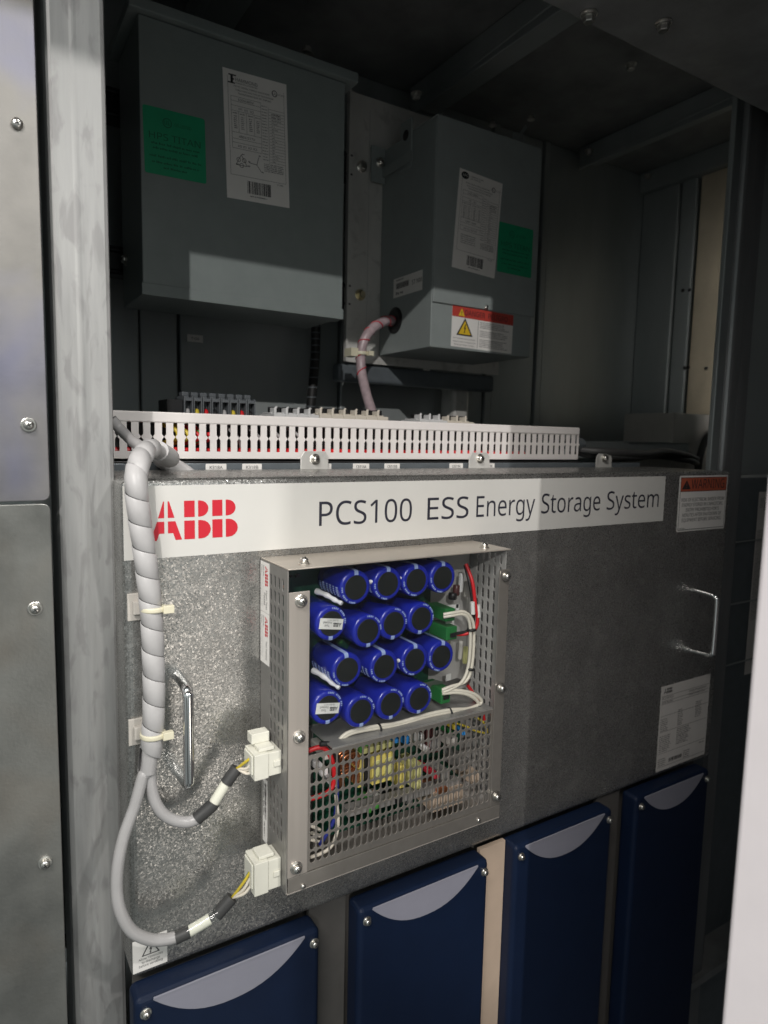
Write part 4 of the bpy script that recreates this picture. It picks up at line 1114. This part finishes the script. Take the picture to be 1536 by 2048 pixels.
s = MB(); s.box(.428, .47, -.05, -.012, -.4165, -.395, 'beige'); s.build('spacer', t)
wire('red_wire', [at(606, 1505, -.040), at(645, 1495, -.046), at(664, 1520, -.050), at(668, 1560, -.050), at(655, 1585, -.050), at(612, 1600, -.046)], .0026, 'wire_red')
wire('blue_wire', [at(672, 1540, -.048), at(674, 1590, -.049), at(668, 1640, -.049), at(640, 1690, -.045)], .0022, 'wire_blue')
wire('white_wire', [at(672, 1590, -.050), at(676, 1650, -.052), at(664, 1690, -.052), at(640, 1708, -.05), at(600, 1720, -.046)], .0019, 'wire_white')
wire('black_wire', [at(640, 1488, -.05), at(662, 1490, -.052), at(673, 1515, -.052), at(676, 1548, -.050)], .0026, 'wire_black')
for k in range(3): wire('white_wire', [at(600, 1655 + 14 * k, -.03), at(622, 1652 + 14 * k, -.04), at(640, 1660 + 12 * k, -.04)], .0018, 'wire_white')
wire('yellow_wire', [at(928, 1424, -.05), at(948, 1432, -.054), at(968, 1446, -.055), at(975, 1465, -.050)], .0013, 'wire_yellow')
wire('yellow_wire', [at(905, 1444, -.05), at(930, 1452, -.053), at(952, 1462, -.053), at(968, 1466, -.050)], .0013, 'wire_yellow')
s = MB(); s.lathe(at(938, 1455, -.053), Vector((1, 0, -.3)), [(.0018, 0), (.002, .001), (.002, .009), (.0018, .01)], 'box_white', 10); s.build('wire_splice', t)
s = MB(); g = []
for i in range(9):
    for j in range(5):
        g.append((.405 + .0105 * i, -.0180 - .0045 * j + .003 * sin(i * 1.9 + j), -.292 + .0065 * j * (1 - .05 * i) + .002 * cos(i * 2.3 + j * 1.3)))
s.add(g, [(i * 5 + j, i * 5 + j + 1, (i + 1) * 5 + j + 1, (i + 1) * 5 + j) for i in range(8) for j in range(4)], 'foil', True); s.build('film_sheet', t)

# ------------------------------------------------------------------ cable loom
t = thing('cable_loom', 'grey twin cable in white spiral wrap looping down to the power supply plugs', 'cable', at(290, 1100, -.014))
RW = .0093
WP = [(.178, .134, -.026), at(335, 915, .085), at(304, 898, .045), at(283, 915, .005), at(272, 955, -.016), at(277, 1020, -.017), at(287, 1090, -.016), at(296, 1160, -.0155), at(303, 1230, -.0155), at(306, 1300, -.0155), at(308, 1370, -.0155), at(307, 1430, -.0155), at(303, 1490, -.0155), at(296, 1545, -.016)]
P = spline(WP, 14)
# spiral ribbon: consecutive turns, each flaring slightly so that the edges show
s = MB(); seg = 28; n = len(P)
L = [0]
for i in range(1, n): L.append(L[-1] + (P[i] - P[i - 1]).length)
def along(d):
    d = max(0, min(L[-1], d))
    for i in range(1, n):
        if L[i] >= d:
            return P[i - 1].lerp(P[i], (d - L[i - 1]) / max(1e-9, L[i] - L[i - 1])), i
    return P[-1], n - 1
frames = []; N_ = None
for i in range(n):
    tg = (P[min(i + 1, n - 1)] - P[max(i - 1, 0)]).normalized()
    if N_ is None: N_ = tg.orthogonal().normalized()
    N_ = (N_ - tg * N_.dot(tg)).normalized(); frames.append((N_.copy(), tg.cross(N_)))
pitch = .0235; start = .085
turns = (L[-1] - start) / pitch - 1
ns = int(turns * seg)
rowsv = []
for i in range(ns + 1):
    d = start + i / seg * pitch; th = -2 * pi * i / seg
    pr = []
    for e_, rr in ((0, RW + .0001), (.03, RW + .0006), (.5, RW + .0005), (.95, RW + .0001), (.985, RW - .0006)):
        c, k = along(d + e_ * pitch); a_, b_ = frames[k]
        pr.append(c + rr * (cos(th) * a_ + sin(th) * b_))
    rowsv.append(pr)
vs_ = [p for r_ in rowsv for p in r_]
fs = [(i * 5 + j, i * 5 + j + 1, (i + 1) * 5 + j + 1, (i + 1) * 5 + j) for i in range(ns) for j in range(4)]
s.add(vs_, fs, 'wrap', True); s.build('spiral_wrap', t)
s = MB(); s.tube(WP, RW - .0022, 'cable', 16, 8); s.build('cable_core', t)
s = MB(); s.tube([(.224, .150, -.056), (.209, .148, -.044), (.192, .144, -.034), (.180, .136, -.026), at(340, 916, .09), at(318, 902, .062)], .0098, 'wrap', 16, 6); s.build('wrap_tail', t)
s = MB(); s.tube([at(223, 838, .10), at(240, 858, .10), at(262, 880, .085), at(285, 897, .06), at(295, 915, .03)], .0055, 'cable', 12, 6); s.build('joining_cable', t)
s = MB(); s.tube([at(297, 1490, -.0155), at(293, 1545, -.017), at(286, 1552, -.017), at(270, 1610, -.019), at(248, 1672, -.022), at(236, 1730, -.025), at(234, 1785, -.027), at(243, 1828, -.029), at(265, 1863, -.030), at(300, 1879, -.030), at(330, 1879, -.030), at(353, 1874, -.030)], .0053, 'cable', 14, 6); s.build('cable', t)
s = MB(); s.tube([at(306, 1490, -.0155), at(301, 1545, -.015), at(303, 1575, -.016), at(311, 1605, -.018), at(327, 1628, -.020), at(350, 1641, -.022), at(375, 1644, -.024), at(397, 1637, -.026)], .0053, 'cable', 14, 6); s.build('cable', t)
A = [at(350, 1876, -.030), at(378, 1863, -.031), at(420, 1838, -.033), at(433, 1830, -.033), at(464, 1795, -.034)]
s = MB(); s.tube([A[0], A[1]], .0060, 'sleeve_dark', 14, 0); s.build('dark_sleeve', t)
s = MB(); s.tube([A[3], A[4]], .0062, 'sleeve_dark', 14, 0); s.build('dark_sleeve', t)
s = MB(); s.tube([A[1], A[2]], .0052, 'tag', 14, 0); s.build('cable_marker', t)
s = MB(); s.tube([A[1].lerp(A[0], .1), A[3].lerp(A[4], .1)], .0066, 'acrylic', 16, 0, False); s.build('marker_sleeve', t)
Bp = [at(393, 1638, -.026), at(425, 1610, -.028), at(428, 1605, -.028), at(452, 1566, -.030), at(474, 1536, -.031)]
s = MB(); s.tube([Bp[0], Bp[1], Bp[2]], .0062, 'sleeve_dark', 14, 0); s.build('dark_sleeve', t)
s = MB(); s.tube([Bp[3], Bp[4]], .0060, 'sleeve_dark', 14, 0); s.build('dark_sleeve', t)
s = MB(); s.tube([Bp[2], Bp[3]], .0050, 'tag', 14, 0); s.build('cable_marker', t)
# plugs on the left side of the power supply
def plug(p0, p1, tall):
    """p0: px of cable end, p1: px of the body's left face centre"""
    a = at(*p1, -.040)
    s = MB(); x0, x1 = .2155, BX0 - .0008
    zc = a.z
    h = .0125 if not tall else .0165
    s.box(x0, x0 + .014, -.056, -.030, zc - h, zc + h, 'conn'); s.box(x0 + .0142, x1, -.055, -.031, zc - h * .92, zc + h * .92, 'conn')
    s.box(x0 + .006, x1 - .006, -.052, -.034, zc + h + .0002, zc + h + .0035, 'conn'); s.box(x0 - .002, x0 - .0002, -.053, -.033, zc - h * .6, zc + h * .9, 'conn')
    s.box(x1 - .008, x1 - .001, -.0565, -.0552, zc - .003, zc + .003, 'conn')
    if not tall: s.box(x0 + .003, x0 + .021, -.040, -.028, zc + h + .0036, zc + h + .0135, 'conn')
    s.build('plug', t, bevel=.0012)
    e = at(*p0, -.033)
    for k, (m, dz, dy) in enumerate((('wire_yellow', .007, -.048), ('wire_green', .0055, -.046), ('wire_white', .001, -.048), ('wire_white', -.004, -.045), ('wire_white', -.008, -.049))):
        end = Vector((x0 + .001, dy, zc + dz))
        mid = e.lerp(end, .5) + Vector((0, -.003, .003 if k < 2 else -.001))
        s = MB(); s.tube([e, mid, end.lerp(mid, .25) + Vector((0, 0, .001)), end], .0014, m, 8, 6); s.build('plug_wire', t)
plug((474, 1537), (533, 1515), False)
plug((464, 1796), (530, 1733), True)
for px, py in ((306, 1217), (306, 1469)):
    q = at(px, py, -.0155); s = MB()
    s.lathe(q - Vector((0, 0, .0022)), (.02, 0, 1), [(RW + .0013, 0), (RW + .0022, .0006), (RW + .0022, .0040), (RW + .0013, .0046)], 'tie', 28)
    e = Vector((q.x + RW * .82, q.y - RW * .66, q.z)); s.box(e.x - .001, e.x + .0085, e.y - .005, e.y + .001, e.z - .0035, e.z + .0035, 'tie'); s.build('cable_tie', t, bevel=.0005)

# ------------------------------------------------------------------ blue power modules and fillers
MZ = -.5225
def module(x0, x1, label):
    t = thing('power_module', label, 'power module', ((x0 + x1) / 2, -.025, -1.0), 'navy power modules below the panel')
    s = MB(); s.box(x0, x1, -.025, .004, -1.0, MZ, 'navy'); s.build('front_cover', t, bevel=.0065, segs=4)
    xa, xb = x0 + .0165, x1 - .0185; zt = MZ - .0040; cx = (xa + xb) / 2; a = (xb - xa) / 2
    fr = Fr((0, -.025, 0))
    poly = [(cx + a * cos(pi + i * pi / 24), zt + .0345 * sin(pi + i * pi / 24) ) for i in range(25)]
    poly = [(cx + (px_ - cx) * 1.0, zt - .0345 * (1 - abs((px_ - cx) / a) ** 2.3)) for px_, _ in poly]
    s = MB(); s.prism(fr, poly, -.0005, .0011, 'recess'); s.box(xa + .0005, xb - .0005, -.0266, -.0250, zt, zt + .0022, 'recess'); s.build('grip_plate', t, bevel=.0004)
    for x in (x0 + .0100, x1 - .0075): screw(t, (x, -.025, MZ - .0150), .0037, True)
    return t
module(.1105, .3015, 'navy power module lowest left, under the cable loop, with a grey half moon grip')
module(.3495, .5375, 'best lit navy power module, left of the beige filler board')
module(.5820, .7700, 'dim navy power module between the beige filler and a grey filler')
module(.8230, 1.0050, 'darkest navy power module, below the serial rating plate')
def filler(x0, x1, y, m, label):
    s = MB(); s.box(x0, x1, y, y + .006, -1.0, MZ + .0005, m)
    tag(s.build('filler_board', loc=((x0 + x1) / 2, y, -1.0)), label, 'filler board', 'filler boards between the power modules')
filler(.3025, .3488, .006, 'filler_grey', 'grey filler board left of the best lit navy module')
filler(.5385, .5812, -.006, 'beige', 'bright beige filler board between two navy modules')
filler(.7710, .8222, .006, 'filler_grey', 'grey filler board left of the darkest navy module')
s = MB(); s.box(.118, 1.03, .020, .024, -1.0, MZ - .0005, 'filler_grey')
tag(s.build('module_backing', loc=(.6, .02, -1.0)), 'dull steel backing behind the navy modules and fillers', 'backing')
s = MB(); s.box(1.008, 1.075, .030, .034, -1.6, MZ - .0005, 'rail')
tag(s.build('edge_trim', loc=(1.04, .008, -1.0)), 'dark steel trim right of the darkest navy module', 'trim')

s = MB(); s.box(.118, 1.80, .055, .060, -1.9, -.99, 'rail')
tag(s.build('cabinet_plinth', loc=(.9, .055, -1.9)), 'dark steel plinth below the navy modules', 'plinth')

# ------------------------------------------------------------------ right rear: tray, cables, junction box
s = MB(); s.box(.90, 1.3425, .28, .36, -.030, .0025, 'galv_dark'); s.box(1.14, 1.3425, .275, .36, .0027, .0042, 'galv_dark')
tag(s.build('cable_tray', loc=(1.1, .28, -.03), bevel=.002), 'dim grey steel tray behind the panel at the right of the duct', 'tray')
for i, (lab, z, sg) in enumerate((('upper dark cable sagging over the right end of the panel', -.018, 1), ('lower dark cable lying on the right end of the panel', -.027, -1))):
    s = MB(); s.tube([(.88, .20, -.012), (.93, .150 + .02 * i, z + .003), (1.05, .17 + .03 * i, z), (1.15, .2 + .02 * i, z + .004), (1.25, .22, z - .004), (1.33, .25, z - .012)], .0065, 'sleeve_dark', 10, 6)
    tag(s.build('loose_cable', loc=(.93, .16, z)), lab, 'cable', 'loose cables at the right end of the panel')
s = MB(); s.tube([(.865, .18, -.004), (.90, .19, -.004)], .012, 'rail', 14, 0)
tag(s.build('pipe_end', loc=(.87, .18, -.004)), 'dark round pipe end touching the right end of the white duct', 'pipe')
s = MB(); s.box(.156, 1.02, .2165, .27, -.058, -.0505, 'galv_dark'); tag(s.build('support_plate', loc=(.5, .22, -.06)), 'steel plate under the duct and tray behind the panel', 'plate')
t = thing('junction_box', 'off white junction box with a dark cable against the right wall', 'junction box', (1.50, .32, -.08))
s = MB(); s.box(1.336, 1.57, .315, .45, -.09, .0705, 'box_white'); s.build('enclosure', t, bevel=.003)
s = MB(); s.tube([(1.412, .300, -.075), (1.410, .296, -.03), (1.425, .296, .008), (1.455, .298, .028), (1.50, .305, .042)], .008, 'sleeve_dark', 12, 6); s.build('cable', t)
s = MB(); s.box(1.470, 1.476, .29, .314, -.085, .035, 'galv_dark'); s.build('bracket', t)
for px, py in ((1413, 737), (1377, 735), (1370, 735), (1380, 580), (1366, 581)):
    q = atx(px, py, WX - .001)
    o = screw(None, q, .0045, False, (-1, 0, 0), m='screw_dark', cross=False, name='wall_rivet')
    tag(o, {(1413, 737): 'lone dark rivet on the tan wall panel at the right', (1377, 735): 'lower rivet just right of the wall seam', (1370, 735): 'lower rivet just left of the wall seam', (1380, 580): 'upper rivet just right of the wall seam', (1366, 581): 'upper rivet just left of the wall seam'}[(px, py)], 'rivet', 'rivets on the right wall')

# ------------------------------------------------------------------ beyond the right post
t = thing('neighbour_cabinet', 'dim neighbouring cabinet front right of the right post with a tall tag strip', 'cabinet', (1.3, .09, -1.0))
s = MB(); s.box(1.150, 1.75, .09, .10, -1.6, -.060, 'rail'); s.box(1.150, 1.60, .105, .115, -.055, .70, 'galv_dark'); s.build('front', t, bevel=.002)
fr = Fr((at(1488, 1350, .089).x, .089, at(1488, 1350, .089).z)); Ws = .036; Hs = at(1495, 985, .089).z - fr.o.z
plate('tag_strip', t, fr, Ws, Hs, 'label_warm')
f_ = Fr(fr.p(.004, Hs - .004), (0, 0, -1), (1, 0, 0)); f_.n = Vector((0, -1, 0))
s = MB(); logo(s, f_, .006, .016, .011, 'ink', wd=.027, d=TD)
for k in range(3): lines(s, f_, .008, .030, .002 + .004 * k, .0024, 'ink_grey', 900 + k, d=TD)
for k in range(6): lines(s, f_, .07, .25, .001 + .0048 * k, .0024, 'ink_grey', 910 + k, fill=1, d=TD)
s.build('lettering', t)
for z in (-.18, -.30, -.42):
    s = MB(); s.box(1.20, 1.60, .086, .0895, z - .001, z + .001, 'galv_dark'); s.build('seam', t)
t = thing('swing_door', 'white cabinet door standing half open at the right, edge towards us', 'door', (.3793, -.4153, -.6))
s = MB()
u_ = Vector((.955, .297, 0)).normalized(); n_ = Vector((-u_.y, u_.x, 0))
a0 = Vector((.3793, -.4153, -1.9)); pts = [a0 - n_ * .0, a0 + u_ * 1.4, a0 + u_ * 1.4 - n_ * .035, a0 - n_ * .035]
vv = [p for p in pts] + [p + Vector((0, 0, 3.2)) for p in pts]
s.add(vv, [(3, 2, 1, 0), (4, 5, 6, 7), (0, 1, 5, 4), (1, 2, 6, 5), (2, 3, 7, 6), (3, 0, 4, 7)], 'door')
s.build('leaf', t, bevel=.002)
s = MB(); h_ = a0 + u_ * 1.402
s.tube([h_ + Vector((0, 0, 1.3)), h_ + Vector((0, 0, 1.42))], .008, 'screw', 12, 0); s.build('hinge', t)
